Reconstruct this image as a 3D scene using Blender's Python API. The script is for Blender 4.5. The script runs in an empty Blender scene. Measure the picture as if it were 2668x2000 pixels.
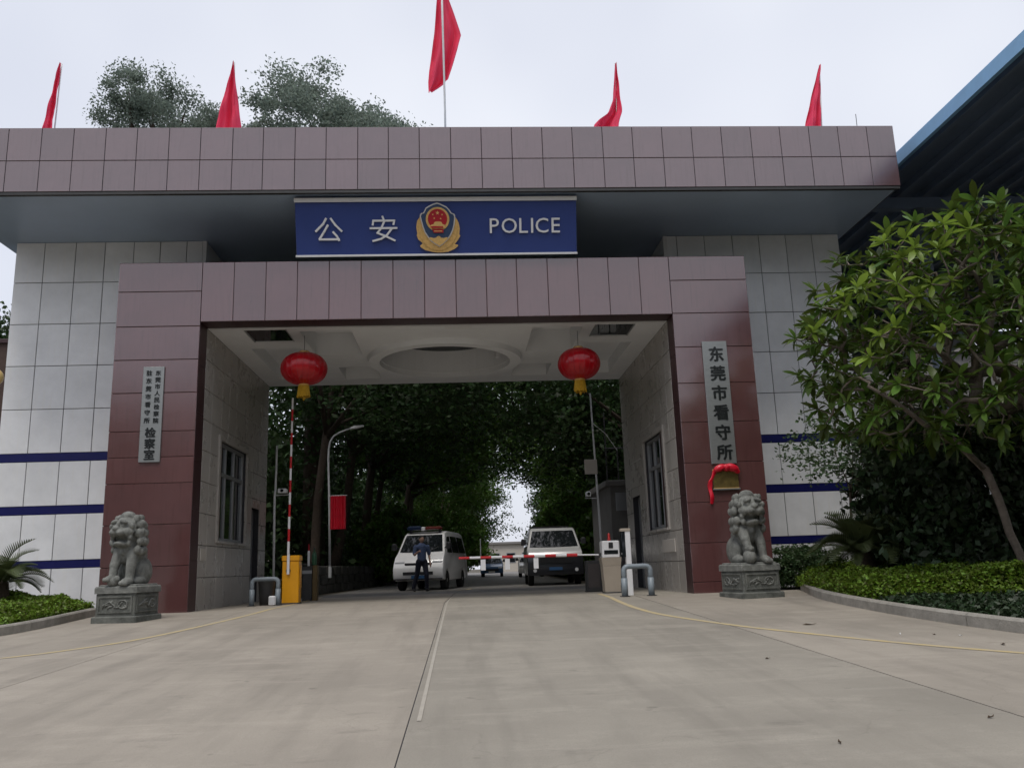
import bpy, bmesh, math, random
import numpy as np
from mathutils import Matrix, Vector
R = math.radians
random.seed(7)
SC = bpy.context.scene
COL = SC.collection

# ------------------------------------------------------------------ camera
def make_camera():
    pitch, roll, yaw = .2115, -.0347, -.0631
    up = Vector((0, 0, 1))
    fwd = Vector((-math.sin(yaw), math.cos(yaw), 0)); rt = Vector((math.cos(yaw), math.sin(yaw), 0))
    f2 = math.cos(pitch)*fwd + math.sin(pitch)*up; u2 = -math.sin(pitch)*fwd + math.cos(pitch)*up
    r3 = math.cos(roll)*rt + math.sin(roll)*u2; u3 = -math.sin(roll)*rt + math.cos(roll)*u2
    cam = bpy.data.cameras.new('camera'); o = bpy.data.objects.new('camera', cam); COL.objects.link(o)
    M = Matrix((r3, u3, -f2)).transposed().to_4x4(); M.translation = (.152, -17.52, .656)
    o.matrix_world = M
    cam.sensor_width = 36; cam.lens = 2214.2/2668*36; cam.clip_start = .05; cam.clip_end = 2000
    SC.camera = o
make_camera()

# ------------------------------------------------------------------ world, sun, exposure
SUN_EL, SUN_AZ = R(64), R(196)          # veiled sun, high behind the camera
def make_world():
    w = bpy.data.worlds.new('World'); SC.world = w; w.use_nodes = True
    nt = w.node_tree; nt.nodes.clear()
    out = nt.nodes.new('ShaderNodeOutputWorld'); bg = nt.nodes.new('ShaderNodeBackground')
    sky = nt.nodes.new('ShaderNodeTexSky'); sky.sky_type = 'NISHITA'; sky.sun_disc = False
    sky.sun_elevation = SUN_EL; sky.sun_rotation = SUN_AZ; sky.air_density = 1.0; sky.dust_density = 4.0; sky.ozone_density = 1.0
    # thin, almost even cloud deck over that sky
    tc = nt.nodes.new('ShaderNodeTexCoord'); nz = nt.nodes.new('ShaderNodeTexNoise')
    nz.inputs['Scale'].default_value = 1.7; nz.inputs['Detail'].default_value = 3
    nt.links.new(tc.outputs['Generated'], nz.inputs['Vector'])
    cr = nt.nodes.new('ShaderNodeValToRGB')
    cr.color_ramp.elements[0].position = .3; cr.color_ramp.elements[0].color = (5.7, 6.0, 7.1, 1)
    cr.color_ramp.elements[1].position = .7; cr.color_ramp.elements[1].color = (8.3, 8.5, 9.1, 1)
    nt.links.new(nz.outputs['Fac'], cr.inputs['Fac'])
    mx = nt.nodes.new('ShaderNodeMix'); mx.data_type = 'RGBA'; mx.inputs['Factor'].default_value = .80
    nt.links.new(sky.outputs['Color'], mx.inputs['A']); nt.links.new(cr.outputs['Color'], mx.inputs['B'])
    nt.links.new(mx.outputs['Result'], bg.inputs['Color']); bg.inputs['Strength'].default_value = .1
    nt.links.new(bg.outputs['Background'], out.inputs['Surface'])
    l = bpy.data.lights.new('sun', 'SUN'); l.energy = 1.5; l.angle = R(22); l.color = (1, .96, .9)
    s = bpy.data.objects.new('sun', l); COL.objects.link(s)
    d = Vector((math.sin(SUN_AZ)*math.cos(SUN_EL), math.cos(SUN_AZ)*math.cos(SUN_EL), math.sin(SUN_EL)))
    s.rotation_euler = d.to_track_quat('Z', 'Y').to_euler()
    v = SC.view_settings; v.view_transform = 'Standard'; v.look = 'None'; v.exposure = .3; v.gamma = 1; v.use_curve_mapping = False
    c = SC.cycles; c.max_bounces = 6; c.diffuse_bounces = 3; c.glossy_bounces = 3; c.transmission_bounces = 3; c.use_adaptive_sampling = True; c.adaptive_threshold = .02
make_world()

# ------------------------------------------------------------------ materials
def mat(name, col, rough=.5, metal=0, ior=1.45, var=0, scale=6, bump=0, bscale=60, rand=0, isl=0, trans=0, col2=None, stretch=None, coat=0):
    m = bpy.data.materials.new(name); m.use_nodes = True
    nt = m.node_tree; N = nt.nodes; Lk = nt.links
    b = N['Principled BSDF']
    b.inputs['Roughness'].default_value = rough; b.inputs['Metallic'].default_value = metal; b.inputs['IOR'].default_value = ior
    if coat: b.inputs['Coat Weight'].default_value = coat; b.inputs['Coat Roughness'].default_value = .05
    c = (*col, 1); b.inputs['Base Color'].default_value = c
    cur = None
    tc = N.new('ShaderNodeTexCoord'); vec = tc.outputs['Object']
    if stretch:
        mp = N.new('ShaderNodeMapping'); mp.inputs['Scale'].default_value = stretch; Lk.new(vec, mp.inputs['Vector']); vec = mp.outputs['Vector']
    if var or col2:
        nz = N.new('ShaderNodeTexNoise'); nz.inputs['Scale'].default_value = scale; nz.inputs['Detail'].default_value = 6; nz.inputs['Roughness'].default_value = .65
        Lk.new(vec, nz.inputs['Vector'])
        mx = N.new('ShaderNodeMix'); mx.data_type = 'RGBA'
        mr = N.new('ShaderNodeMapRange'); mr.inputs['From Min'].default_value = .3; mr.inputs['From Max'].default_value = .7
        Lk.new(nz.outputs['Fac'], mr.inputs['Value']); Lk.new(mr.outputs['Result'], mx.inputs['Factor'])
        mx.inputs['A'].default_value = c
        k = col2 if col2 else tuple(x*(1-var) for x in col)
        mx.inputs['B'].default_value = (*k, 1); cur = mx.outputs['Result']
    if rand or isl:
        if isl:
            g = N.new('ShaderNodeNewGeometry'); src = g.outputs['Random Per Island']; amt = isl
        else:
            g = N.new('ShaderNodeObjectInfo'); src = g.outputs['Random']; amt = rand
        hs = N.new('ShaderNodeHueSaturation'); mr2 = N.new('ShaderNodeMapRange')
        mr2.inputs['To Min'].default_value = 1-amt; mr2.inputs['To Max'].default_value = 1+amt
        Lk.new(src, mr2.inputs['Value']); Lk.new(mr2.outputs['Result'], hs.inputs['Value'])
        if isl:
            mr3 = N.new('ShaderNodeMapRange'); mr3.inputs['To Min'].default_value = .47; mr3.inputs['To Max'].default_value = .52
            Lk.new(src, mr3.inputs['Value']); Lk.new(mr3.outputs['Result'], hs.inputs['Hue'])
        if cur: Lk.new(cur, hs.inputs['Color'])
        else: hs.inputs['Color'].default_value = c
        cur = hs.outputs['Color']
    if cur: Lk.new(cur, b.inputs['Base Color'])
    if bump:
        n2 = N.new('ShaderNodeTexNoise'); n2.inputs['Scale'].default_value = bscale; n2.inputs['Detail'].default_value = 5
        Lk.new(vec, n2.inputs['Vector'])
        bp = N.new('ShaderNodeBump'); bp.inputs['Strength'].default_value = bump; bp.inputs['Distance'].default_value = .02
        Lk.new(n2.outputs['Fac'], bp.inputs['Height']); Lk.new(bp.outputs['Normal'], b.inputs['Normal'])
    if trans:
        t = N.new('ShaderNodeBsdfTranslucent'); ms = N.new('ShaderNodeMixShader'); ms.inputs['Fac'].default_value = trans
        if cur: Lk.new(cur, t.inputs['Color'])
        else: t.inputs['Color'].default_value = c
        Lk.new(b.outputs['BSDF'], ms.inputs[1]); Lk.new(t.outputs['BSDF'], ms.inputs[2])
        Lk.new(ms.outputs['Shader'], N['Material Output'].inputs['Surface'])
    return m

def panel_mat(name, col, rough, ior, dirt=.75, rand=.07, specks=.4, streak=.8):
    m = bpy.data.materials.new(name); m.use_nodes = True; nt = m.node_tree; N = nt.nodes; Lk = nt.links
    b = N['Principled BSDF']; b.inputs['IOR'].default_value = ior
    tc = N.new('ShaderNodeTexCoord'); oi = N.new('ShaderNodeObjectInfo')
    ml = N.new('ShaderNodeMath'); ml.operation = 'MULTIPLY'; ml.inputs[1].default_value = 97; Lk.new(oi.outputs['Random'], ml.inputs[0])
    ad = N.new('ShaderNodeVectorMath'); ad.operation = 'ADD'; Lk.new(tc.outputs['Object'], ad.inputs[0]); Lk.new(ml.outputs['Value'], ad.inputs[1])
    def noise(sc, st, det=5):
        mp = N.new('ShaderNodeMapping'); mp.inputs['Scale'].default_value = st; Lk.new(ad.outputs['Vector'], mp.inputs['Vector'])
        n = N.new('ShaderNodeTexNoise'); n.inputs['Scale'].default_value = sc; n.inputs['Detail'].default_value = det; n.inputs['Roughness'].default_value = .65
        Lk.new(mp.outputs['Vector'], n.inputs['Vector']); return n.outputs['Fac']
    def mix(fac, a, k, lo, hi, amt):
        mr = N.new('ShaderNodeMapRange'); mr.inputs['From Min'].default_value = lo; mr.inputs['From Max'].default_value = hi; mr.inputs['To Max'].default_value = amt; Lk.new(fac, mr.inputs['Value'])
        x = N.new('ShaderNodeMix'); x.data_type = 'RGBA'; Lk.new(mr.outputs['Result'], x.inputs['Factor'])
        if isinstance(a, tuple): x.inputs['A'].default_value = (*a, 1)
        else: Lk.new(a, x.inputs['A'])
        x.inputs['B'].default_value = (*k, 1); return x.outputs['Result']
    c = mix(noise(1.2, (1, 1, 1)), col, tuple(k*.86 for k in col), .35, .65, 1)
    c = mix(noise(2.0, (7, .5, 1)), c, tuple(k*dirt*w for k, w in zip(col, (1, .98, .93))), .52, .72, streak)      # rain streaks
    c = mix(noise(26, (1, 1, 1), 3), c, tuple(k*.8 for k in col), .6, .75, specks)                                  # specks of dirt
    hs = N.new('ShaderNodeHueSaturation'); mr = N.new('ShaderNodeMapRange'); mr.inputs['To Min'].default_value = 1-rand; mr.inputs['To Max'].default_value = 1+rand
    Lk.new(oi.outputs['Random'], mr.inputs['Value']); Lk.new(mr.outputs['Result'], hs.inputs['Value']); Lk.new(c, hs.inputs['Color']); Lk.new(hs.outputs['Color'], b.inputs['Base Color'])
    r = N.new('ShaderNodeMapRange'); r.inputs['To Min'].default_value = rough*.7; r.inputs['To Max'].default_value = rough*1.6; Lk.new(noise(1.6, (1, 1, 1)), r.inputs['Value']); Lk.new(r.outputs['Result'], b.inputs['Roughness'])
    bp = N.new('ShaderNodeBump'); bp.inputs['Strength'].default_value = .05; bp.inputs['Distance'].default_value = .02; Lk.new(noise(1.5, (1, 1, 1), 2), bp.inputs['Height']); Lk.new(bp.outputs['Normal'], b.inputs['Normal'])
    return m

def concrete_mat(name, base, seed):
    m = bpy.data.materials.new(name); m.use_nodes = True; nt = m.node_tree; N = nt.nodes; Lk = nt.links
    b = N['Principled BSDF']; b.inputs['Roughness'].default_value = .72; b.inputs['IOR'].default_value = 1.4
    tc = N.new('ShaderNodeTexCoord')
    def noise(sc, stretch, det=6, ro=.6):
        mp = N.new('ShaderNodeMapping'); mp.inputs['Scale'].default_value = stretch; mp.inputs['Location'].default_value = (seed, seed*.7, 0)
        Lk.new(tc.outputs['Object'], mp.inputs['Vector'])
        n = N.new('ShaderNodeTexNoise'); n.inputs['Scale'].default_value = sc; n.inputs['Detail'].default_value = det; n.inputs['Roughness'].default_value = ro
        Lk.new(mp.outputs['Vector'], n.inputs['Vector']); return n.outputs['Fac']
    def mixc(fac, a, bcol, lo, hi, mode='MIX', amount=1):
        mr = N.new('ShaderNodeMapRange'); mr.inputs['From Min'].default_value = lo; mr.inputs['From Max'].default_value = hi; mr.inputs['To Max'].default_value = amount
        Lk.new(fac, mr.inputs['Value'])
        x = N.new('ShaderNodeMix'); x.data_type = 'RGBA'; x.blend_type = mode
        Lk.new(mr.outputs['Result'], x.inputs['Factor'])
        if isinstance(a, tuple): x.inputs['A'].default_value = (*a, 1)
        else: Lk.new(a, x.inputs['A'])
        x.inputs['B'].default_value = (*bcol, 1); return x.outputs['Result']
    c = mixc(noise(.35, (1, 1, 1)), base, tuple(k*.76 for k in base), .35, .65)
    c = mixc(noise(1.6, (1, 1.3, 1), 9, .7), c, tuple(k*1.18 for k in base), .50, .68, amount=.5)
    c = mixc(noise(2.3, (.8, 1.5, 1), 9, .72), c, tuple(k*.78 for k in base), .56, .72, amount=.4)                        # broad patches
    c = mixc(noise(1.3, (2.2, .22, 1)), c, tuple(k*.62 for k in base), .48, .74, amount=.75)             # tyre polish along the lanes
    c = mixc(noise(1.0, (.30, 1.6, 1), 8, .7), c, tuple(k*1.22 for k in base), .54, .70, amount=.6)     # trowel streaks across
    c = mixc(noise(3.2, (.6, 1.2, 1), 8, .75), c, tuple(k*.5 for k in base), .58, .72, amount=.6)        # blotches and stains
    c = mixc(noise(90, (1, 1, 1), 3), c, tuple(k*.72 for k in base), .45, .75, amount=.6)                # grain
    # hairline cracks and small oil drips
    vn = N.new('ShaderNodeTexVoronoi'); vn.feature = 'DISTANCE_TO_EDGE'; vn.inputs['Scale'].default_value = .16
    wob = N.new('ShaderNodeTexNoise'); wob.inputs['Scale'].default_value = 1.4; wob.inputs['Detail'].default_value = 6; Lk.new(tc.outputs['Object'], wob.inputs['Vector'])
    av = N.new('ShaderNodeVectorMath'); av.operation = 'MULTIPLY_ADD'; Lk.new(wob.outputs['Color'], av.inputs[0]); av.inputs[1].default_value = (1.3, 1.3, 0); Lk.new(tc.outputs['Object'], av.inputs[2]); Lk.new(av.outputs['Vector'], vn.inputs['Vector'])
    ck = N.new('ShaderNodeMapRange'); ck.inputs['From Min'].default_value = .0005; ck.inputs['From Max'].default_value = .0016; ck.inputs['To Min'].default_value = .14; ck.inputs['To Max'].default_value = 0; Lk.new(vn.outputs['Distance'], ck.inputs['Value'])
    cx = N.new('ShaderNodeMix'); cx.data_type = 'RGBA'; Lk.new(ck.outputs['Result'], cx.inputs['Factor']); Lk.new(c, cx.inputs['A']); cx.inputs['B'].default_value = (*tuple(k*.3 for k in base), 1); c = cx.outputs['Result']
    c = mixc(noise(5.0, (1, 1, 1), 2, .4), c, tuple(k*.45 for k in base), .74, .80, amount=.6)
    Lk.new(c, b.inputs['Base Color'])
    bp = N.new('ShaderNodeBump'); bp.inputs['Strength'].default_value = .35; bp.inputs['Distance'].default_value = .01
    Lk.new(noise(45, (1, 1, 1), 6), bp.inputs['Height']); Lk.new(bp.outputs['Normal'], b.inputs['Normal'])
    return m

M = dict(
    concA=concrete_mat('concrete_left_lane', (.335, .300, .250), 3.1),
    concB=concrete_mat('concrete_middle_lane', (.310, .284, .238), 11.7),
    concC=concrete_mat('concrete_right_lane', (.34, .305, .255), 23.3),
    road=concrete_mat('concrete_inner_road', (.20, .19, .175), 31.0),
    ground=mat('earth', (.10, .085, .06), .9, var=.4, scale=2, bump=.5, bscale=20),
    soil=mat('garden_soil', (.05, .04, .028), .95, var=.5, scale=6, bump=.8, bscale=30),
    kerb=mat('kerb_concrete', (.34, .32, .28), .85, var=.4, scale=5, bump=.4, bscale=40, rand=.06),
    yellow=mat('worn_yellow_paint', (.50, .39, .17), .7, col2=(.40, .35, .27), scale=7),
    whitepaint=mat('worn_lane_paint', (.40, .37, .315), .7, col2=(.34, .31, .265), scale=9),
    redpanel=panel_mat('red_brown_composite_panel', (.112, .047, .046), .13, 2.1, .72, .11),
    fascia=panel_mat('mauve_brown_composite_panel', (.125, .071, .077), .19, 2.2, .74, .10),
    whitetile=panel_mat('pale_grey_composite_panel', (.82, .825, .83), .3, 1.5, .93, .04, .1, .6),
    bluestripe=mat('navy_enamel_strip', (.012, .014, .10), .25, var=.15, scale=4),
    soffitdark=mat('dark_slate_disc', (.06, .065, .07), .6, var=.2),
    joint=mat('dark_joint_sealant', (.03, .03, .035), .8),
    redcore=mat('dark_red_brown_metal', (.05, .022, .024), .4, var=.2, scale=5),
    soffit=mat('slate_blue_soffit_sheet', (.40, .50, .65), .35, var=.10, scale=.8),
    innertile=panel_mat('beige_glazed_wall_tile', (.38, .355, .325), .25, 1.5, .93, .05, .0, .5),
    ceiling=mat('off_white_plaster', (.76, .77, .78), .8, var=.06, scale=2),
    frame=mat('grey_aluminium_frame', (.35, .36, .37), .35, metal=.6),
    glassdark=mat('dark_window_glass', (.012, .014, .016), .04, ior=1.6),
    door=mat('dark_grey_door', (.07, .06, .058), .5, var=.2),
    bluesign=mat('royal_blue_sign_sheet', (.028, .052, .20), .33, var=.08, scale=2),
    whitemetal=mat('white_enamel', (.72, .72, .72), .35, var=.08, scale=6),
    gold=mat('gilded_metal', (.78, .50, .18), .35, metal=.25, var=.3, scale=18),
    silver=mat('silver_rim', (.68, .66, .64), .3, metal=.5),
    shieldblue=mat('badge_blue_enamel', (.035, .06, .12), .3),
    badgered=mat('badge_red_enamel', (.35, .01, .02), .35),
    lantern=mat('red_lantern_silk', (.50, .004, .012), .28, var=.25, scale=3, trans=.25, coat=.4),
    yellowsilk=mat('yellow_silk_fringe', (.62, .36, .02), .6, var=.3, scale=30, trans=.2),
    flag=mat('red_flag_cloth', (.95, .095, .20), .7, var=.12, scale=2, trans=.5),
    redcloth=mat('shiny_red_ribbon', (.62, .01, .03), .3, var=.2),
    pole=mat('white_painted_pole', (.62, .63, .63), .4, var=.15, scale=8),
    steel=mat('brushed_steel', (.34, .35, .34), .38, metal=.75, var=.18, scale=10, stretch=(1, 1, 12)),
    blacktext=mat('black_lacquer_lettering', (.012, .014, .014), .3),
    brass=mat('tarnished_brass', (.30, .22, .07), .35, metal=.7, col2=(.14, .10, .04), scale=9),
    stone=mat('grey_granite', (.23, .235, .215), .75, col2=(.09, .094, .085), scale=8, bump=.6, bscale=45),
    stonedark=mat('weathered_granite', (.16, .165, .148), .8, col2=(.06, .064, .056), scale=6, bump=.6, bscale=40),
    orange=mat('amber_yellow_enamel', (.80, .36, .01), .35, var=.12, scale=3),
    beige=mat('beige_enamel', (.36, .31, .25), .45, var=.12, scale=4),
    greymetal=mat('dark_grey_metal', (.045, .045, .045), .5, var=.3),
    pipe=mat('grey_blue_painted_pipe', (.23, .27, .30), .4, var=.3, scale=10),
    olive=mat('olive_brown_post', (.13, .085, .03), .6, var=.2),
    boomred=mat('red_reflective', (.50, .015, .02), .4), boomwhite=mat('white_reflective', (.75, .75, .75), .4),
    vanwhite=mat('white_car_paint', (.80, .79, .77), .25, var=.05, scale=2, coat=.6),
    silverpaint=mat('silver_car_paint', (.56, .56, .55), .28, metal=.2, coat=.5),
    plastic=mat('black_plastic', (.018, .018, .02), .5), tyre=mat('tyre_rubber', (.014, .014, .014), .85),
    carnavy=mat('dark_navy_lens', (.012, .022, .05), .2), darkred=mat('dark_red_lens', (.10, .018, .012), .2),
    carblack=mat('near_black_paint', (.016, .017, .02), .3, coat=.5), carblue=mat('blue_car_paint', (.03, .09, .20), .3, coat=.5),
    lens=mat('clear_lamp_lens', (.55, .56, .57), .08, ior=1.6), amberlens=mat('red_lamp_lens', (.4, .02, .015), .15),
    rim=mat('wheel_rim', (.35, .35, .35), .3, metal=.7),
    skin=mat('skin', (.42, .25, .18), .6), shirt=mat('pale_blue_shirt', (.085, .12, .22), .8, var=.2), trouser=mat('navy_trousers', (.018, .019, .032), .85),
    hair=mat('black_hair', (.01, .01, .01), .6), shoe=mat('black_shoe', (.012, .012, .012), .4),
    bark=mat('brown_bark', (.07, .05, .035), .9, var=.5, scale=10, bump=.8, bscale=25),
    barkpale=mat('grey_brown_bark', (.19, .155, .125), .85, var=.5, scale=9, bump=.5, bscale=20),
    leafdark=mat('dark_leaves', (.034, .068, .018), .55, isl=.5, trans=.32),
    leafmid=mat('mid_green_leaves', (.060, .105, .040), .55, isl=.35, trans=.38), leafglare=mat('leaves_paled_by_glare', (.19, .235, .19), .6, isl=.3, trans=.55),  # roof-tree leaves: veiling sky glare put into a paler colour
    leafbright=mat('bright_leaves_lit_tone', (.085, .165, .022), .5, isl=.4, trans=.35),  # avenue crowns and shrubs: sunlit foliage put into the leaf colour
    frang=mat('glossy_leaves_shaded_tone', (.080, .135, .024), .36, isl=.55, trans=.36),  # inner leaves: shade inside the crown put into a darker colour
    franglit=mat('glossy_leaf_lit_tone', (.17, .25, .038), .34, rand=.5, trans=.42),  # outer leaves of the same tree: daylight put into a brighter colour
    cycad=mat('cycad_fronds', (.085, .11, .04), .45, var=.3, rand=.3, trans=.15),
    hedge=mat('ground_cover_leaves', (.13, .205, .020), .5, isl=.65, trans=.3),
    shrub=mat('dark_shrub_leaves', (.022, .042, .015), .5, isl=.45, trans=.15),
    roofunder=mat('navy_roof_sheet', (.15, .20, .29), .5, var=.2, scale=1),
    roofedge=mat('light_blue_gutter', (.24, .47, .74), .4, var=.12, scale=3),
    postgrey=mat('blue_grey_post', (.20, .24, .29), .45, var=.15),
    brownwall=mat('dark_brown_wall', (.07, .04, .032), .7, var=.3),
    farwall=mat('beige_plaster', (.48, .44, .38), .85, var=.15), farroof=mat('grey_roof', (.2, .19, .18), .8),
    globe=mat('cream_lamp_globe', (.62, .45, .18), .3, var=.2), rubble=mat('dark_retaining_stone', (.075, .072, .062), .9, col2=(.035, .035, .03), scale=3, bump=.8, bscale=10),
    greywall=mat('grey_render', (.16, .155, .145), .85, var=.25, scale=2), notice=mat('pale_notice_board', (.44, .41, .37), .5),
    deadleaf=mat('dead_leaf', (.06, .035, .018), .8), litter=mat('white_scrap', (.7, .7, .7), .7),
    green=mat('green_bottle', (.03, .10, .05), .3), whitebag=mat('white_plastic', (.7, .7, .7), .4),
)

# ------------------------------------------------------------------ mesh helpers
def link(name, me, parent=None, loc=(0, 0, 0), rot=(0, 0, 0)):
    o = bpy.data.objects.new(name, me); COL.objects.link(o); o.location = loc; o.rotation_euler = rot
    if parent: o.parent = parent
    return o
def tag(o, label=None, cat=None, group=None, kind=None):
    if label: o['label'] = label
    if cat: o['category'] = cat
    if group: o['group'] = group
    if kind: o['kind'] = kind
    return o
def root(name, loc, label, cat, group=None, rz=0):
    o = bpy.data.objects.new(name, None); COL.objects.link(o); o.location = loc; o.rotation_euler = (0, 0, rz); o.empty_display_size = .2
    return tag(o, label, cat, group)

class MB:
    def __init__(s): s.v = []; s.f = []
    def add(s, vs, fs):
        n = len(s.v); s.v += [tuple(p) for p in vs]; s.f += [tuple(i+n for i in f) for f in fs]; return s
    def box(s, lo, hi, rz=0, c=None):
        x0, y0, z0 = lo; x1, y1, z1 = hi
        vs = [(x0, y0, z0), (x1, y0, z0), (x1, y1, z0), (x0, y1, z0), (x0, y0, z1), (x1, y0, z1), (x1, y1, z1), (x0, y1, z1)]
        return s.add(vs, [(3, 2, 1, 0), (4, 5, 6, 7), (0, 1, 5, 4), (1, 2, 6, 5), (2, 3, 7, 6), (3, 0, 4, 7)])
    def bbox(s, lo, hi, b=.01):           # box with chamfered vertical and top edges
        x0, y0, z0 = lo; x1, y1, z1 = hi
        def ring(x0, y0, x1, y1, z, b): return [(x0+b, y0, z), (x1-b, y0, z), (x1, y0+b, z), (x1, y1-b, z), (x1-b, y1, z), (x0+b, y1, z), (x0, y1-b, z), (x0, y0+b, z)]
        rs = [ring(x0, y0, x1, y1, z0, b), ring(x0, y0, x1, y1, z1-b, b), ring(x0+b, y0+b, x1-b, y1-b, z1, b*.4)]
        return s.loft(rs, cap=True)
    def loft(s, rings, cap=False, close=True):
        n = len(rings[0]); vs = [p for r in rings for p in r]; fs = []
        for i in range(len(rings)-1):
            for j in range(n if close else n-1):
                k = (j+1) % n; fs.append((i*n+j, i*n+k, (i+1)*n+k, (i+1)*n+j))
        if cap: fs.append(tuple(range(n-1, -1, -1))); fs.append(tuple((len(rings)-1)*n+j for j in range(n)))
        return s.add(vs, fs)
    def lathe(s, prof, c=(0, 0, 0), n=24, rib=0, ribn=0):
        rings = []
        for r, z in prof:
            rings.append([(c[0]+(r*(1-rib*(abs(math.sin(ribn*j*math.pi/n)) < .25)))*math.cos(2*math.pi*j/n), c[1]+(r*(1-rib*(abs(math.sin(ribn*j*math.pi/n)) < .25)))*math.sin(2*math.pi*j/n), c[2]+z) for j in range(n)])
        return s.loft(rings, cap=True)
    def tube(s, pts, rad, n=8, cap=True):
        pts = [Vector(p) for p in pts]; rads = rad if isinstance(rad, (list, tuple)) else [rad]*len(pts)
        rings = []; prev = None
        for i, p in enumerate(pts):
            d = (pts[min(i+1, len(pts)-1)]-pts[max(i-1, 0)]).normalized()
            if prev is None:
                a = Vector((0, 0, 1)) if abs(d.z) < .9 else Vector((1, 0, 0)); u = d.cross(a).normalized()
            else: u = (prev - d*prev.dot(d)).normalized()
            prev = u; w = d.cross(u)
            rings.append([tuple(p+rads[i]*(math.cos(2*math.pi*j/n)*u+math.sin(2*math.pi*j/n)*w)) for j in range(n)])
        return s.loft(rings, cap=cap)
    def prism(s, poly, y0, y1):           # poly in (x,z), extruded along y; y0 is the front
        n = len(poly); vs = [(x, y0, z) for x, z in poly]+[(x, y1, z) for x, z in poly]
        fs = [tuple(range(n)), tuple(range(2*n-1, n-1, -1))]+[(j, n+j, n+(j+1) % n, (j+1) % n) for j in range(n)]
        return s.add(vs, fs)
    def mesh(s, name, m, smooth=False):
        me = bpy.data.meshes.new(name); me.from_pydata(s.v, [], s.f)
        bm = bmesh.new(); bm.from_mesh(me); bmesh.ops.recalc_face_normals(bm, faces=bm.faces); bm.to_mesh(me); bm.free()
        if m: me.materials.append(M[m])
        if smooth: me.polygons.foreach_set('use_smooth', [True]*len(me.polygons))
        return me
    def build(s, name, m, parent=None, smooth=False, loc=(0, 0, 0), rot=(0, 0, 0)):
        return link(name, s.mesh(name, m, smooth), parent, loc, rot)
def quads_mesh(name, V, m):               # V: (n,4,3) array of leaf quads, fast
    n = len(V); me = bpy.data.meshes.new(name)
    me.vertices.add(n*4); me.vertices.foreach_set('co', V.reshape(-1).astype(np.float32))
    me.loops.add(n*4); me.loops.foreach_set('vertex_index', np.arange(n*4, dtype=np.int32))
    me.polygons.add(n); me.polygons.foreach_set('loop_start', np.arange(0, n*4, 4, dtype=np.int32))
    me.update(calc_edges=True); me.validate(); me.materials.append(M[m]); return me
def leaf_quads(rng, P, size, aspect=.5, up=.0, jitter=.35):
    n = len(P); a = rng.normal(size=(n, 3)); a[:, 2] *= (1-up); a /= np.linalg.norm(a, axis=1)[:, None]
    b = rng.normal(size=(n, 3)); b -= a*(a*b).sum(1)[:, None]; b /= np.linalg.norm(b, axis=1)[:, None]
    s = size*(1+jitter*rng.uniform(-1, 1, n))[:, None]
    c = np.cross(a, b)*s*.12
    return np.stack([P-a*s*.5, P+b*s*aspect*.5+c, P+a*s*.5, P-b*s*aspect*.5+c], 1)
def gz(y): return -.03*max(0, -y)

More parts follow.
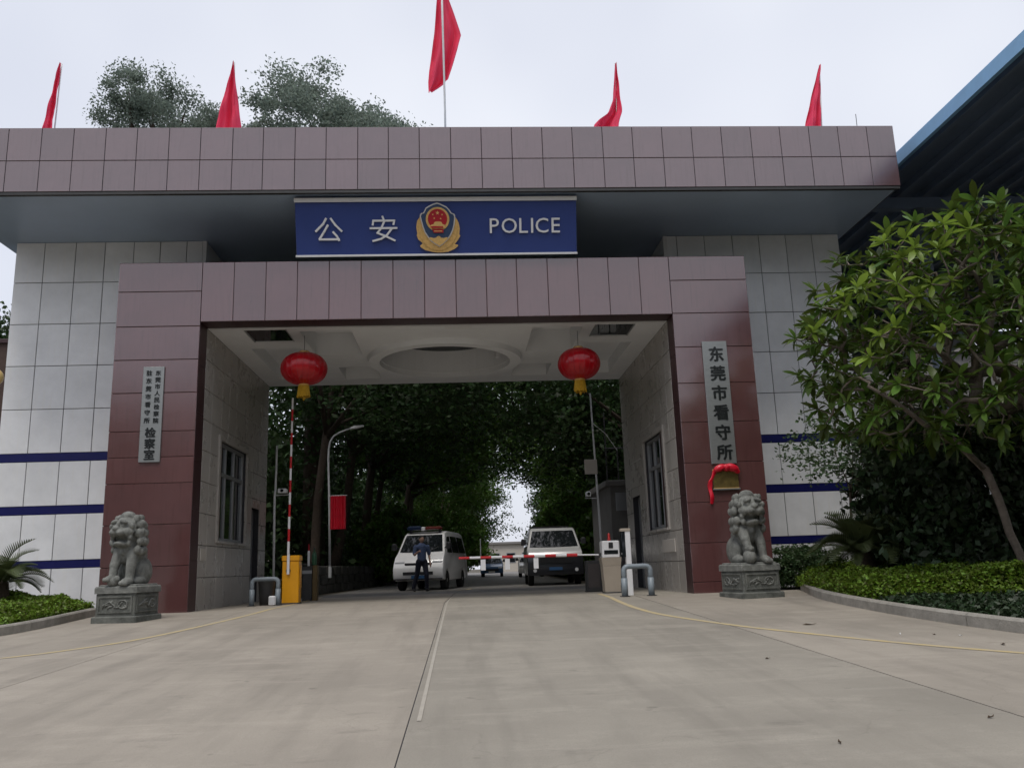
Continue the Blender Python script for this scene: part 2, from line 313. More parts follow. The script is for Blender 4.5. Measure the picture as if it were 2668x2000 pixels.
# ------------------------------------------------------------------ ground
def make_ground():
    mb = MB(); ys = [-400, -60, 0, 400]; xs = [-500, 500]
    vs = []; 
    for y in ys:
        for x in xs: vs.append((x, y, (gz(y) if y > -60 else -1.8) - .012))
    mb.add(vs, [(0, 1, 3, 2), (2, 3, 5, 4), (4, 5, 7, 6)])
    g = tag(mb.build('ground', 'ground'), kind='structure')
    f = tag(MB().add([(-34, -42, -.03*42-.006), (22, -42, -.03*42-.006), (22, -.02, -.006-.0006), (-34, -.02, -.006-.0006)], [(0, 1, 2, 3)]).build('forecourt', 'joint'), kind='structure')
    cols = [(-19.5, -11.75, 'concC'), (-11.74, -7.95, 'concB'), (-7.935, -4.10, 'concA'), (-4.09, -.244, 'concA'), (-.236, 3.60, 'concB'), (3.615, 7.45, 'concC'), (7.46, 12.5, 'concC')]
    for x0, x1, m in cols:
        for y0, y1 in ((-41, -21), (-20.99, 0)):
            n = 2; mb = MB()
            mb.add([(x0, y0, gz(y0)), (x1, y0, gz(y0)), (x1, y1, gz(y1)), (x0, y1, gz(y1)), (x0, y0, gz(y0)-.05), (x1, y0, gz(y0)-.05), (x1, y1, gz(y1)-.05), (x0, y1, gz(y1)-.05)],
                   [(0, 1, 2, 3), (0, 4, 5, 1), (1, 5, 6, 2), (3, 2, 6, 7), (0, 3, 7, 4)])
            mb.build('slab', m, f)
    # road through the gate and along the avenue
    rd = tag(MB().add([(-9, 0, -.006), (9, 0, -.006), (9, 8, -.006), (-9, 8, -.006)], [(0, 1, 2, 3)]).build('road', 'joint'), kind='structure')
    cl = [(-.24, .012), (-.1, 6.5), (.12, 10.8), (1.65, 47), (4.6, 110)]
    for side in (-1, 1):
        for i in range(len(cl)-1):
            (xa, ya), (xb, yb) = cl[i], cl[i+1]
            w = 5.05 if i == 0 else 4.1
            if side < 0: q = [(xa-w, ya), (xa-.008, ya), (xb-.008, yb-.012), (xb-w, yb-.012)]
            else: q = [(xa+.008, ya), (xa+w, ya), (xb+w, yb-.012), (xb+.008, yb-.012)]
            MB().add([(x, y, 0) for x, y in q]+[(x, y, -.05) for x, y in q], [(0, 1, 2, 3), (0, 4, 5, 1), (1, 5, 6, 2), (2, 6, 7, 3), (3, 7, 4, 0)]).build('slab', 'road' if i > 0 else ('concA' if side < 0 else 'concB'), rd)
    # painted lines
    def line(pts, w, name, m):
        pts = [Vector((x, y, 0)) for x, y in pts]
        # smooth the polyline
        for _ in range(2):
            q = [pts[0]]
            for a, b in zip(pts, pts[1:]): q += [a*.75+b*.25, a*.25+b*.75]
            pts = q+[pts[-1]]
        vs = []; 
        for i, p in enumerate(pts):
            d = (pts[min(i+1, len(pts)-1)]-pts[max(i-1, 0)]).normalized(); nrm = Vector((-d.y, d.x, 0))
            for sgn in (-1, 1):
                k = p+nrm*w*.5*sgn; vs.append((k.x, k.y, gz(k.y)+.004))
        fs = [(2*i, 2*i+1, 2*i+3, 2*i+2) for i in range(len(pts)-1)]
        return MB().add(vs, fs).build(name, m, f)
    line([(-9.6, -9.2), (-7, -7.7), (-5.3, -6.74), (-4.65, -5.8), (-4.33, -5.06), (-4.09, -3.83), (-3.85, -2.13), (-3.7, -.73), (-3.65, .66), (-3.66, 3.2), (-3.8, 7.1)], .10, 'painted_line', 'yellow')
    line([(3.16, 1.9), (3.1, .84), (2.99, -2.14), (3.05, -3.78), (3.2, -4.7), (3.69, -6.37), (4.01, -7.12), (4.56, -8.33), (5.05, -9.2), (5.9, -10.4), (8, -12.6)], .10, 'painted_line', 'yellow')
    line([(-.17, -11.4), (-.18, -8), (-.19, -4), (-.19, .5), (-.15, 3.2)], .03, 'painted_line', 'whitepaint')
    line([(-1.4, 9.6), (-.7, 9.4), (-.1, 9.55), (.3, 10.2), (.36, 11.2)], .12, 'painted_line', 'yellow')
make_ground()

def kerb(pts, name, h=.15, w=.14):
    k = tag(bpy.data.objects.new(name, None), kind='structure'); COL.objects.link(k)
    pts = [Vector((x, y, 0)) for x, y in pts]
    for _ in range(2):
        q = [pts[0]]
        for a, b in zip(pts, pts[1:]): q += [a*.75+b*.25, a*.25+b*.75]
        pts = q+[pts[-1]]
    # resample into stones about 1.0 m long
    dense = []
    for a, b in zip(pts, pts[1:]):
        n = max(1, int((b-a).length/.1))
        dense += [a.lerp(b, i/n) for i in range(n)]
    dense.append(pts[-1])
    L = 22
    for i in range(0, len(dense)-2, L):
        seg = dense[i:i+L+1]; rings = []
        if len(seg) < 3: continue
        for j, p in enumerate(seg):
            d = (seg[min(j+1, len(seg)-1)]-seg[max(j-1, 0)]).normalized(); nn = Vector((-d.y, d.x, 0))
            e = .006*d if j == 0 else (-.006*d if j == len(seg)-1 else Vector((0, 0, 0)))
            z = gz(p.y); a = p+e+nn*w/2; b = p+e-nn*w/2
            rings.append([(a.x, a.y, z-.05), (b.x, b.y, z-.05), (b.x, b.y, z+h-.025), (b.x+nn.x*.025, b.y+nn.y*.025, z+h), (a.x-nn.x*.025, a.y-nn.y*.025, z+h), (a.x, a.y, z+h-.025)])
        MB().loft(rings, cap=True).build('kerb_stone', 'kerb', k)
    return k
KR = [(7.0, -.25), (6.9, -.7), (6.55, -1.9), (6.30, -3.2), (6.16, -5.1), (6.15, -6.4), (6.22, -7.7), (6.4, -8.9), (7.4, -10.8), (9.5, -12.5), (14, -14)]
KL = [(-7.05, -.05), (-6.95, -1.6), (-6.88, -2.6), (-6.94, -3.7), (-7.4, -5.2), (-8.6, -6.6), (-12, -8.5)]
kerb(KR, 'kerb_right'); kerb(KL, 'kerb_left')
def bed(pts, name, z):
    vs = [(x, y, gz(y)+z) for x, y in pts]
    return tag(MB().add(vs, [tuple(range(len(vs)))]).build(name, 'soil'), kind='structure')
bed([(x+.06, y) for x, y in KR]+[(14, 1.9), (7.0, 1.9)], 'garden_soil', .09)
bed([(x-.06, y) for x, y in KL]+[(-12, 1.9), (-7.05, 1.9)], 'garden_soil', .09)
bed([(-5.0, 8), (-3.0, 46), (.4, 112), (-60, 112), (-60, 8)], 'garden_soil', .5)
bed([(4.9, 16), (6.0, 46), (9, 112), (70, 112), (70, 16)], 'garden_soil', .12)

# ------------------------------------------------------------------ gate building
xL, xR, zT, xl, xr, zo = -6.988, 6.516, 7.224, -5.259, 4.807, 5.904
TJ, PB = .516, 6.516                      # jamb depth, back of the passage
yF, zFt, zFb, xF = -.698, 9.986, 8.541, 9.927
yW, xw0, xw1, xw2, xw3 = 2.097, -10.24, -5.827, 5.261, 9.72
gate = root('gate_building', (0, 0, 0), 'police gatehouse with red-brown portal, pale tiled wings and wide overhanging roof', 'gatehouse')

_tile = {}
def tile_mesh(w, h, t, m, gap):
    k = (round(w, 3), round(h, 3), t, m, gap)
    if k not in _tile:
        g = gap/2; b = .005
        o = [(g, g), (w-g, g), (w-g, h-g), (g, h-g)]; i = [(g+b, g+b), (w-g-b, g+b), (w-g-b, h-g-b), (g+b, h-g-b)]
        vs = [(x, y, 0) for x, y in o]+[(x, y, t-b) for x, y in o]+[(x, y, t) for x, y in i]
        fs = [(0, 1, 5, 4), (1, 2, 6, 5), (2, 3, 7, 6), (3, 0, 4, 7), (4, 5, 9, 8), (5, 6, 10, 9), (6, 7, 11, 10), (7, 4, 8, 11), (8, 9, 10, 11)]
        _tile[k] = MB().add(vs, fs).mesh('panel', m)
    return _tile[k]
trng = random.Random(3)
def tiles(parent, name, m, O, u, n, us, vs, openings=(), t=.02, gap=.015, uneven=.0015, matfn=None):
    """grid of panels on a plane: O origin, u horizontal unit, v = z, n outward normal"""
    u = Vector(u); v = Vector((0, 0, 1)); n = Vector(n)
    if u.cross(v).dot(n) < 0: flip = True
    else: flip = False
    for a, b in zip(us, us[1:]):
        for c, d in zip(vs, vs[1:]):
            rects = [(a, b, c, d)]
            for (p, q, r, s) in openings:
                new = []
                for (a1, b1, c1, d1) in rects:
                    if q <= a1 or p >= b1 or s <= c1 or r >= d1: new.append((a1, b1, c1, d1)); continue
                    if p > a1: new.append((a1, p, c1, d1))
                    if q < b1: new.append((q, b1, c1, d1))
                    x0, x1 = max(a1, p), min(b1, q)
                    if r > c1: new.append((x0, x1, c1, r))
                    if s < d1: new.append((x0, x1, s, d1))
                rects = new
            for (a1, b1, c1, d1) in rects:
                if b1-a1 < .05 or d1-c1 < .05: continue
                me = tile_mesh(b1-a1, d1-c1, t, m, gap)
                o = bpy.data.objects.new(name, me); COL.objects.link(o); o.parent = parent
                X, Y, Z = (u, v, n) if not flip else (-u, v, n)
                org = Vector(O)+u*(b1 if flip else a1)+v*c1+n*(trng.uniform(0, uneven))
                mt = Matrix((X, Y, Z)).transposed().to_4x4(); mt.translation = org
                mt = mt @ Matrix.Rotation(trng.uniform(-.0012, .0012), 4, 'X') @ Matrix.Rotation(trng.uniform(-.0012, .0012), 4, 'Y')
                o.matrix_basis = mt
T = .02
# --- white wings
rows = [-.1, .958, 1.128, 2.14, 2.325, 3.318, 3.508, 4.516, 5.53, 6.53, 7.542, zFb]
def wing(x0, x1, joints, ret_x, ret_sgn):
    w = MB().box((x0+.03, yW, -.1), (x1-.03, PB, zFb-.004)).build('wall', 'joint', gate)
    whites = [(rows[0], rows[1]), (rows[2], rows[3]), (rows[4], rows[5])]+[(rows[i], rows[i+1]) for i in range(6, 11)]
    for a, b in whites: tiles(w, 'wall_panel', 'whitetile', (0, yW, 0), (1, 0, 0), (0, -1, 0), joints, [a, b])
    for a, b in ((rows[1], rows[2]), (rows[3], rows[4]), (rows[5], rows[6])):
        MB().box((joints[0]+.004, yW-.024, a+.004), (joints[-1]-.004, yW-.001, b-.004)).build('blue_stripe', 'bluestripe', w)
    # pale corner trim and the return above the portal
    MB().box((ret_x-(.09 if ret_sgn > 0 else 0), yW-.028, zT-.4), (ret_x+(0 if ret_sgn > 0 else .09), yW+.06, zFb-.004)).build('corner_trim', 'whitemetal', w)
    tiles(w, 'wall_panel', 'whitetile', (ret_x-.03*ret_sgn, 0, 0), (0, 1, 0), (ret_sgn, 0, 0), [yW+.07, 3.2, 4.3, 5.4, PB], [zT-.2, zT+.6, zFb-.004])
    return w
wl = wing(xw0, xw1, [xw0, -9.583, -8.868, -8.192, -7.525, -6.909, -6.291, -5.92], xw1, 1)
wr = wing(xw2, xw3, [5.345, 5.6, 6.298, 7.003, 7.68, 8.364, 9.038, xw3], xw2, -1)
# outer side of the left wing and of the right wing
tiles(wl, 'wall_panel', 'whitetile', (xw0+.03, 0, 0), (0, 1, 0), (-1, 0, 0), [yW, 3.2, 4.3, 5.4, PB], [-.1, 1, 2.1, 3.3, 4.5, 5.5, 6.5, 7.5, zFb])
tiles(wr, 'wall_panel', 'whitetile', (xw3-.03, 0, 0), (0, 1, 0), (1, 0, 0), [yW, 3.2, 4.3, 5.4, PB], [-.1, 1, 2.1, 3.3, 4.5, 5.5, 6.5, 7.5, zFb])

# --- red portal
def pillar(x0, x1, joints, jamb_x, sgn):
    p = MB().box((x0+T, T, -.1), (x1-T, yW-.01, zT-.003)).build('pillar', 'redcore', gate)
    tiles(p, 'pillar_panel', 'redpanel', (0, T, 0), (1, 0, 0), (0, -1, 0), [x0, x1], joints, gap=.012)
    # outer side and passage-side jamb
    tiles(p, 'pillar_panel', 'redpanel', (x0+T if sgn > 0 else x1-T, 0, 0), (0, 1, 0), (-sgn, 0, 0), [0.006, yW], joints, gap=.012)
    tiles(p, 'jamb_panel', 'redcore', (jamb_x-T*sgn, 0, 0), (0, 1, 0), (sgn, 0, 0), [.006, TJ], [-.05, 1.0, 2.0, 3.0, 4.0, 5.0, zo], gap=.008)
    MB().box((x0+.004, .004, zT-.002), (x1-.004, yW, zT)).build('coping', 'redcore', p)
    return p
JR = [-.05, .22, 1.0, 1.83, 2.65, 3.515, 4.36, 5.158, 5.917, 6.669, zT]
JL = [-.05, .9, 1.72, 2.54, 3.07, 3.6, 4.4, 5.1, 5.816, 6.579, zT]
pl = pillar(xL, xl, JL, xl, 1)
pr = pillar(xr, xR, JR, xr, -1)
bm_ = MB().box((xl+.002, T, zo+T), (xr-.002, TJ-.003, zT-.003)).build('lintel_beam', 'redcore', gate)
tiles(bm_, 'beam_panel', 'redpanel', (0, T, 0), (1, 0, 0), (0, -1, 0), [xl, -4.591, -3.923, -3.261, -2.586, -1.909, -1.229, -.555, .121, .78, 1.442, 2.117, 2.785, 3.455, 4.139, xr], [zo, zT], gap=.012)
MB().box((xl+.01, .006, zo), (xr-.01, TJ-.004, zo+.018)).build('beam_soffit', 'redcore', bm_)
MB().box((xl+.003, .004, zT-.002), (xr-.003, yW, zT)).build('coping', 'redcore', bm_)
MB().box((xl+.05, TJ+.003, zo-.028), (xr-.05, TJ+.045, zo-.002)).build('ceiling_edge_trim', 'whitemetal', gate)

# --- passage walls with windows and doors
def passage_wall(x, sgn, win, dr):
    core_in = x-.02*sgn; back = x-.46*sgn
    w = MB()
    ys = sorted({TJ, win[0], win[1], dr[0], dr[1], PB}); zs = sorted({-.1, 0, win[2], win[3], dr[3], zo+.6})
    for a, b in zip(ys, ys[1:]):
        for c, d in zip(zs, zs[1:]):
            my, mz = (a+b)/2, (c+d)/2
            if (win[0] < my < win[1] and win[2] < mz < win[3]) or (dr[0] < my < dr[1] and 0 < mz < dr[3]): continue
            lo, hi = sorted((core_in, back)); w.box((lo, a, c), (hi, b, d))
    w = w.build('passage_wall', 'joint', gate)
    us = [TJ+.003, 1.08, win[0], win[0]+.62, win[0]+1.24, win[1], dr[0], dr[1], PB]
    us = sorted(set(round(k, 3) for k in us))
    vs = [-.02, .655, 1.31, 1.965, 2.62, 3.275, 3.93, 4.585, 5.24, zo]
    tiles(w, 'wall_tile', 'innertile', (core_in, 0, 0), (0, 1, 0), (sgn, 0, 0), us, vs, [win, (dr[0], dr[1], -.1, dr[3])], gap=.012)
    # window
    y0, y1, z0, z1 = win; X = x-.13*sgn
    def bx(n, m, a, b, dx=.05, par=None):
        lo, hi = sorted((X-dx*sgn, X+dx*sgn)); return MB().bbox((lo, a[0], a[1]), (hi, b[0], b[1]), .006).build(n, m, par)
    wn = bx('window', 'frame', (y0, z0), (y1, z0+.07), .06, w)
    bx('window_frame', 'frame', (y0, z1-.07), (y1, z1), .06, wn); bx('window_frame', 'frame', (y0, z0+.07), (y0+.07, z1-.07), .06, wn); bx('window_frame', 'frame', (y1-.07, z0+.07), (y1, z1-.07), .06, wn)
    zm = z0+(z1-z0)*.68
    bx('transom', 'frame', (y0+.07, zm-.04), (y1-.07, zm+.04), .055, wn)
    n = 3; st = (y1-y0-.14)/n
    for i in range(1, n): bx('mullion', 'frame', (y0+.07+st*i-.035, z0+.07), (y0+.07+st*i+.035, z1-.07), .05, wn)
    for i in range(n):
        for a, b in ((z0+.07, zm-.04), (zm+.04, z1-.07)):
            p = bx('pane', 'glassdark', (y0+.07+st*i, a), (y0+.07+st*(i+1), b), .012, wn)
    lo, hi = sorted((x-.2*sgn, x+.05*sgn)); MB().bbox((lo, y0-.06, z0-.06), (hi, y1+.06, z0-.004), .01).build('window_sill', 'innertile', w)
    # projecting architrave
    for a, b in (((y0-.16, z0-.05), (y0-.02, z1+.12)), ((y1+.02, z0-.05), (y1+.16, z1+.12))):
        lo, hi = sorted((x-.005*sgn, x+.035*sgn)); MB().bbox((lo, a[0], a[1]), (hi, b[0], b[1]), .006).build('window_surround', 'innertile', w)
    lo, hi = sorted((x-.005*sgn, x+.035*sgn)); MB().bbox((lo, y0-.02, z1+.004), (hi, y1+.02, z1+.12), .006).build('window_surround', 'innertile', w)
    # door leaf set back
    lo, hi = sorted((x-.30*sgn, x-.24*sgn)); d = MB().bbox((lo, dr[0]+.05, .005), (hi, dr[1]-.05, dr[3]-.05), .01).build('door', 'door', w)
    for yy0, yy1, zz1 in ((dr[0], dr[0]+.05, dr[3]-.05), (dr[1]-.05, dr[1], dr[3]-.05)):
        lo, hi = sorted((x-.32*sgn, x-.16*sgn)); MB().box((lo, yy0, 0.004), (hi, yy1, zz1)).build('door_frame', 'frame', d)
    lo, hi = sorted((x-.32*sgn, x-.16*sgn)); MB().box((lo, dr[0], dr[3]-.05), (hi, dr[1], dr[3])).build('door_frame', 'frame', d)
    lo, hi = sorted((x-.235*sgn, x-.17*sgn)); MB().tube([(x-.235*sgn, dr[0]+.16, 1.02), (x-.18*sgn, dr[0]+.16, 1.02), (x-.18*sgn, dr[0]+.30, 1.02)], .014, 6).build('handle', 'steel', d)
    return w
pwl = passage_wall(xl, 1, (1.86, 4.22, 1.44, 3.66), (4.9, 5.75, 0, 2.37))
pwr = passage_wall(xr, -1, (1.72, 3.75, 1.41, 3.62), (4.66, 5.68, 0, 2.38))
for a, b, c, d in ((.62, 1.35, .66, .98),): MB().bbox((xr-.035, 1.15, .86), (xr-.006, 2.35, 1.14), .008).build('notice_board', 'notice', pwr)
MB().bbox((xl+.006, .62, 1.0), (xl+.03, .98, 1.24), .006).build('notice_board', 'notice', pwl)

# --- passage ceiling: slab with a round recess, coffers and skylights
def make_ceiling():
    cx, cy, rad = -.2, 3.56, 1.63
    holes = []      # (polygon, depth, open_top)
    circ = [(cx+rad*math.cos(2*math.pi*i/48), cy+rad*math.sin(2*math.pi*i/48)) for i in range(48)]
    holes.append((circ, .60, False))
    def rect(a, b, c, d): return [(a, c), (b, c), (b, d), (a, d)]
    def mir(p): return [(2*cx-x, y) for x, y in p]
    front = rect(-3.36, -2.22, .85, 3.05); rear = rect(-3.0, -2.02, 4.35, 5.75); skyl = rect(-4.55, -3.62, .72, 1.75)
    side = rect(-4.75, -3.62, 2.3, 5.6)
    for p, dep, op in ((front, .56, False), (rear, .5, False), (skyl, .06, True), (side, .35, False)):
        holes.append((p, dep, op)); holes.append((mir(p), dep, op))
    bm = bmesh.new()
    outer = [(xl, TJ), (xr, TJ), (xr, PB), (xl, PB)]
    edges = []
    loops = [outer]+[h[0] for h in holes]
    for lp in loops:
        vs = [bm.verts.new((x, y, zo)) for x, y in lp]
        for a, b in zip(vs, vs[1:]+vs[:1]): edges.append(bm.edges.new((a, b)))
    bmesh.ops.triangle_fill(bm, use_beauty=True, use_dissolve=False, edges=edges)
    # triangle_fill also fills nothing inside holes when nested loops are given; drop any face whose centre is in a hole
    def inside(p, poly):
        c = False; n = len(poly)
        for i in range(n):
            (x0, y0), (x1, y1) = poly[i], poly[i-1]
            if (y0 > p.y) != (y1 > p.y) and p.x < (x1-x0)*(p.y-y0)/(y1-y0)+x0: c = not c
        return c
    kill = [f for f in bm.faces if any(inside(f.calc_center_median(), h[0]) for h in holes)]
    if kill: bmesh.ops.delete(bm, geom=kill, context='FACES')
    me = bpy.data.meshes.new('ceiling'); bm.to_mesh(me); bm.free(); me.materials.append(M['ceiling'])
    c = link('ceiling', me, gate)
    for i, (p, dep, op) in enumerate(holes):
        mb = MB(); n = len(p)
        mb.add([(x, y, zo) for x, y in p]+[(x, y, zo+dep) for x, y in p], [(j, (j+1) % n, n+(j+1) % n, n+j) for j in range(n)])
        if i: mb.add([(x, y, zo+dep) for x, y in p], [tuple(range(n))])
        else: MB().add([(x, y, zo+dep) for x, y in p], [tuple(range(n))]).build('recess_top', 'soffitdark', c)  # separate dark disc standing for the dark opening of the recess
        o = mb.build('ring_recess' if i == 0 else ('lamp_recess' if op else 'coffer'), 'ceiling', c)
        if op:
            x0, x1 = min(q[0] for q in p), max(q[0] for q in p); y0, y1 = min(q[1] for q in p), max(q[1] for q in p)
            MB().box((x0+.04, y0+.04, zo+.02), (x1-.04, y1-.04, zo+.055)).build('lamp_glass', 'glassdark', o)
            MB().box((x0+.004, y0+.004, zo+.012), (x0+.038, y1-.004, zo+.056)).build('lamp_frame', 'frame', o); MB().box((x1-.038, y0+.004, zo+.012), (x1-.004, y1-.004, zo+.056)).build('lamp_frame', 'frame', o)
    MB().box((xl, TJ, zo+1.22), (xr, PB, zo+1.30)).build('roof_slab', 'greywall', c)
    # round rim lip, pipe and small fittings
    MB().tube([(cx+1.6*math.cos(a), cy+1.6*math.sin(a), zo+.2) for a in (.55,)]+[(cx+1.6*math.cos(.55), cy+1.6*math.sin(.55), zo+.57)], .07, 8).build('pipe', 'whitemetal', c)
    MB().bbox((.15-.3, .62, zo-.012), (.15+.3, .84, zo-.002), .003).build('junction_plate', 'whitemetal', c)
    rb = MB().add([(cx+rr*math.cos(2*math.pi*i/48), cy+rr*math.sin(2*math.pi*i/48), z) for rr, z in ((rad+.02, zo-.001), (rad+.02, zo-.13), (rad+.30, zo-.13), (rad+.32, zo-.001)) for i in range(48)],
                  [(k*48+i, k*48+(i+1) % 48, (k+1)*48+(i+1) % 48, (k+1)*48+i) for k in range(3) for i in range(48)])
    rb.build('ring_beam', 'ceiling', c)
make_ceiling()

# --- canopy: soffit, fascia panels, roof
can = MB().box((-10.6, yF+T+.012, zFb), (xF-T-.012, PB, zFb+.10)).box((-10.6, yF+T+.012, zFb+.1), (xF-T-.012, yF+.25, zFt-.006)).box((-10.6, yF+.25, zFb+.9), (xF-T, PB, zFb+1.0)).box((xF-.25, yF+.25, zFb+.1), (xF-T-.012, PB, zFt-.006)).build('canopy', 'soffit', gate)
MB().box((-10.6, yF+T, zFb+.003), (xF-T-.011, yF+T+.011, zFt-.003)).build('fascia_backing', 'joint', can); MB().box((xF-T-.011, yF+T, zFb+.003), (xF-T, PB, zFt-.003)).build('fascia_backing', 'joint', can)
fx = [-10.6, -9.8, -9.142, -8.469, -7.817, -7.161, -6.517, -5.856, -5.202, -4.535, -3.898, -3.23, -2.578, -1.909, -1.261, -.601, .072]
while fx[-1] < xF-.9: fx.append(fx[-1]+.66)
fx.append(xF)
tiles(can, 'fascia_panel', 'fascia', (0, yF+T, 0), (1, 0, 0), (0, -1, 0), fx, [zFb, 9.235, zFt], gap=.012)
tiles(can, 'fascia_panel', 'fascia', (xF-T, 0, 0), (0, 1, 0), (1, 0, 0), [yF+.006, .0, .66, 1.32, 1.98, 2.64, 3.3, 4, 4.7, 5.4, PB], [zFb, 9.235, zFt], gap=.012)
MB().box((-10.58, yF+.012, zFb-.06), (xF-.02, yF+.10, zFb-.003)).build('drip_edge', 'greymetal', can)

# ------------------------------------------------------------------ police sign
TILT = math.atan2(.348, 1.199); SL = 1.2485
sign = root('police_sign', (-.25, -.085, 7.275), 'blue police signboard with gold emblem and white lettering above the portal', 'sign')
sign.rotation_euler = (TILT, 0, 0)
W2 = 3.02
MB().bbox((-W2, 0, .0), (W2, .12, SL+.02), .008).build('board', 'bluesign', sign)
MB().bbox((-W2-.01, -.045, SL-.09), (W2+.01, -.002, SL), .006).build('trim_strip', 'whitemetal', sign)
MB().bbox((-W2-.01, -.045, .0), (W2+.01, -.002, .042), .006).build('trim_strip', 'whitemetal', sign)
def s2(X, Y): return (-3.273+(X-173)*6.043/1887+.25, SL-(Y-92)*.003136)
def stroke(parts, w, name, m='whitemetal', d=.05):
    mb = MB()
    for pts in parts:
        q = [s2(*p) for p in pts]
        for a, b in zip(q, q[1:]):
            dx, dz = b[0]-a[0], b[1]-a[1]; L = math.hypot(dx, dz); nx, nz = -dz/L*w/2, dx/L*w/2; ex, ez = dx/L*w*.4, dz/L*w*.4
            k = trng.uniform(-.004, .004)
            mb.prism([(a[0]-ex-nx, a[1]-ez-nz), (b[0]+ex-nx, b[1]+ez-nz), (b[0]+ex+nx, b[1]+ez+nz), (a[0]-ex+nx, a[1]-ez+nz)], -d+k, -.003)
    return mb.build(name, m, sign)
stroke([[(377, 233), (358, 268), (310, 316)], [(410, 233), (438, 275), (478, 316)], [(388, 278), (362, 322), (332, 368)], [(332, 372), (460, 372)], [(424, 324), (446, 350), (460, 378)]], .042, 'character')
stroke([[(752, 222), (760, 244)], [(686, 276), (690, 249), (830, 249), (824, 274)], [(670, 300), (844, 300)], [(762, 256), (742, 300), (716, 332), (770, 354), (830, 384)], [(812, 303), (778, 348), (740, 372), (686, 386)]], .040, 'character')
def text_mesh(ch, size, name, m, depth=.02, bold=0, thick=0):
    cu = bpy.data.curves.new('glyph', 'FONT'); cu.body = ch; cu.size = 1; cu.align_x = 'CENTER'; cu.extrude = depth/2; cu.offset = bold; cu.resolution_u = 3
    o = bpy.data.objects.new('glyph', cu); COL.objects.link(o)
    dg = bpy.context.evaluated_depsgraph_get(); me = bpy.data.meshes.new_from_object(o.evaluated_get(dg)); bpy.data.objects.remove(o)
    co = np.zeros(len(me.vertices)*3, np.float32); me.vertices.foreach_get('co', co); co = co.reshape(-1, 3)
    mn, mxx = co.min(0), co.max(0); k = size/max(mxx[1]-mn[1], 1e-6)
    co[:, :2] = (co[:, :2]-(mn[:2]+mxx[:2])/2)*k
    w = (mxx-mn)[0]*k; fs = [tuple(p.vertices) for p in me.polygons]
    mb = MB()
    for i, (dx, dz) in enumerate(((0, 0),) if not thick else ((0, 0), (thick, 0), (-thick, 0), (0, thick*.7), (0, -thick*.7))):
        mb.add([(x+dx, y+dz, z+.0006*i) for x, y, z in co.tolist()], fs)
    return mb.mesh(name, m), w
lx = [(1500, 'P'), (1601, 'O'), (1698, 'L'), (1756, 'I'), (1823, 'C'), (1917, 'E')]
for X, ch in lx:
    me, w = text_mesh(ch, .315, 'letter', 'whitemetal', .045)
    x, z = s2(X, 291); link('letter', me, sign, (x, -.024, z), (math.pi/2, 0, 0))

# emblem, traced in badge units and set on the board
EC = .25-.234
def eb(pts): return [(EC+(X-795)*.000826, SL-.125-(Y-190)*.00084) for X, Y in pts]
emb_y = -.003
wre = MB().prism(eb([(330, 540), (255, 640), (228, 800), (250, 960), (235, 1010), (270, 1110), (390, 1210), (315, 1275), (330, 1310), (450, 1385), (650, 1435), (760, 1450), (890, 1450), (1050, 1430), (1200, 1370), (1300, 1290), (1305, 1260), (1215, 1240), (1300, 1140), (1365, 1030), (1340, 990), (1358, 850), (1330, 700), (1290, 620), (1250, 560)]), -.05, emb_y).build('emblem', 'gold', sign)
for k in range(7):      # wheat leaves in relief on both sides
    for s in (-1, 1):
        a = .25+k*.27; r0, r1 = 430, 560
        px = 795+s*(470*math.cos(a-.35)); py = 820+560*math.sin(a-.35)*1.02
        tx, ty = -s*math.sin(a-.35), math.cos(a-.35)
        L, wd = 95, 30
        poly = [(px-tx*L, py-ty*L), (px+s*wd, py), (px+tx*L, py+ty*L), (px-s*wd, py)]
        MB().prism(eb(poly), -.066, -.049).build('wheat_leaf', 'gold', wre)
sh = [(780, 190), (860, 215), (1020, 290), (1090, 360), (1150, 450), (1225, 480), (1245, 530), (1240, 620), (1220, 760), (1180, 900), (1120, 1020), (1040, 1130), (940, 1230), (820, 1310), (700, 1240), (600, 1170), (520, 1060), (440, 940), (390, 800), (350, 640), (325, 530), (335, 480), (375, 445), (410, 450), (440, 400), (480, 320), (560, 270), (680, 215)]
MB().prism(eb(sh), -.075, -.05).build('shield_rim', 'silver', wre)
MB().prism(eb([(788+(x-788)*.93, 720+(y-720)*.935) for x, y in sh]), -.082, -.07).build('shield', 'shieldblue', wre)
MB().prism(eb([(548, 1085), (600, 1068), (670, 1090), (740, 1078), (770, 1045), (800, 1036), (835, 1045), (860, 1080), (930, 1090), (1000, 1070), (1050, 1085), (940, 1205), (820, 1285), (680, 1200)]), -.092, -.08).build('great_wall', 'gold', wre)
def circ(cx, cy, r, n=36, a0=0, a1=2*math.pi): return [(cx+r*math.cos(a0+(a1-a0)*i/n), cy+r*math.sin(a0+(a1-a0)*i/n)) for i in range(n)]
MB().prism(eb(circ(785, 612, 306)), -.095, -.08).build('emblem_ring', 'gold', wre)
MB().prism(eb(circ(785, 606, 250)), -.105, -.09).build('emblem_disc', 'badgered', wre)
MB().prism(eb([(600, 790), (610, 755), (680, 740), (700, 690), (740, 675), (850, 675), (890, 695), (910, 740), (965, 755), (970, 830), (930, 850), (640, 850)]), -.112, -.1).build('gate_tower', 'gold', wre)
MB().prism(eb([(590, 800), (670, 790), (925, 795), (930, 838), (640, 840)]), -.12, -.11).build('ribbon', 'badgered', wre)
MB().prism(eb([(640, 862), (935, 862), (930, 955), (680, 955)]), -.108, -.08).build('gear', 'badgered', wre)
MB().prism(eb([(690, 905), (900, 905), (900, 925), (690, 925)]), -.112, -.1).build('ribbon_band', 'gold', wre)
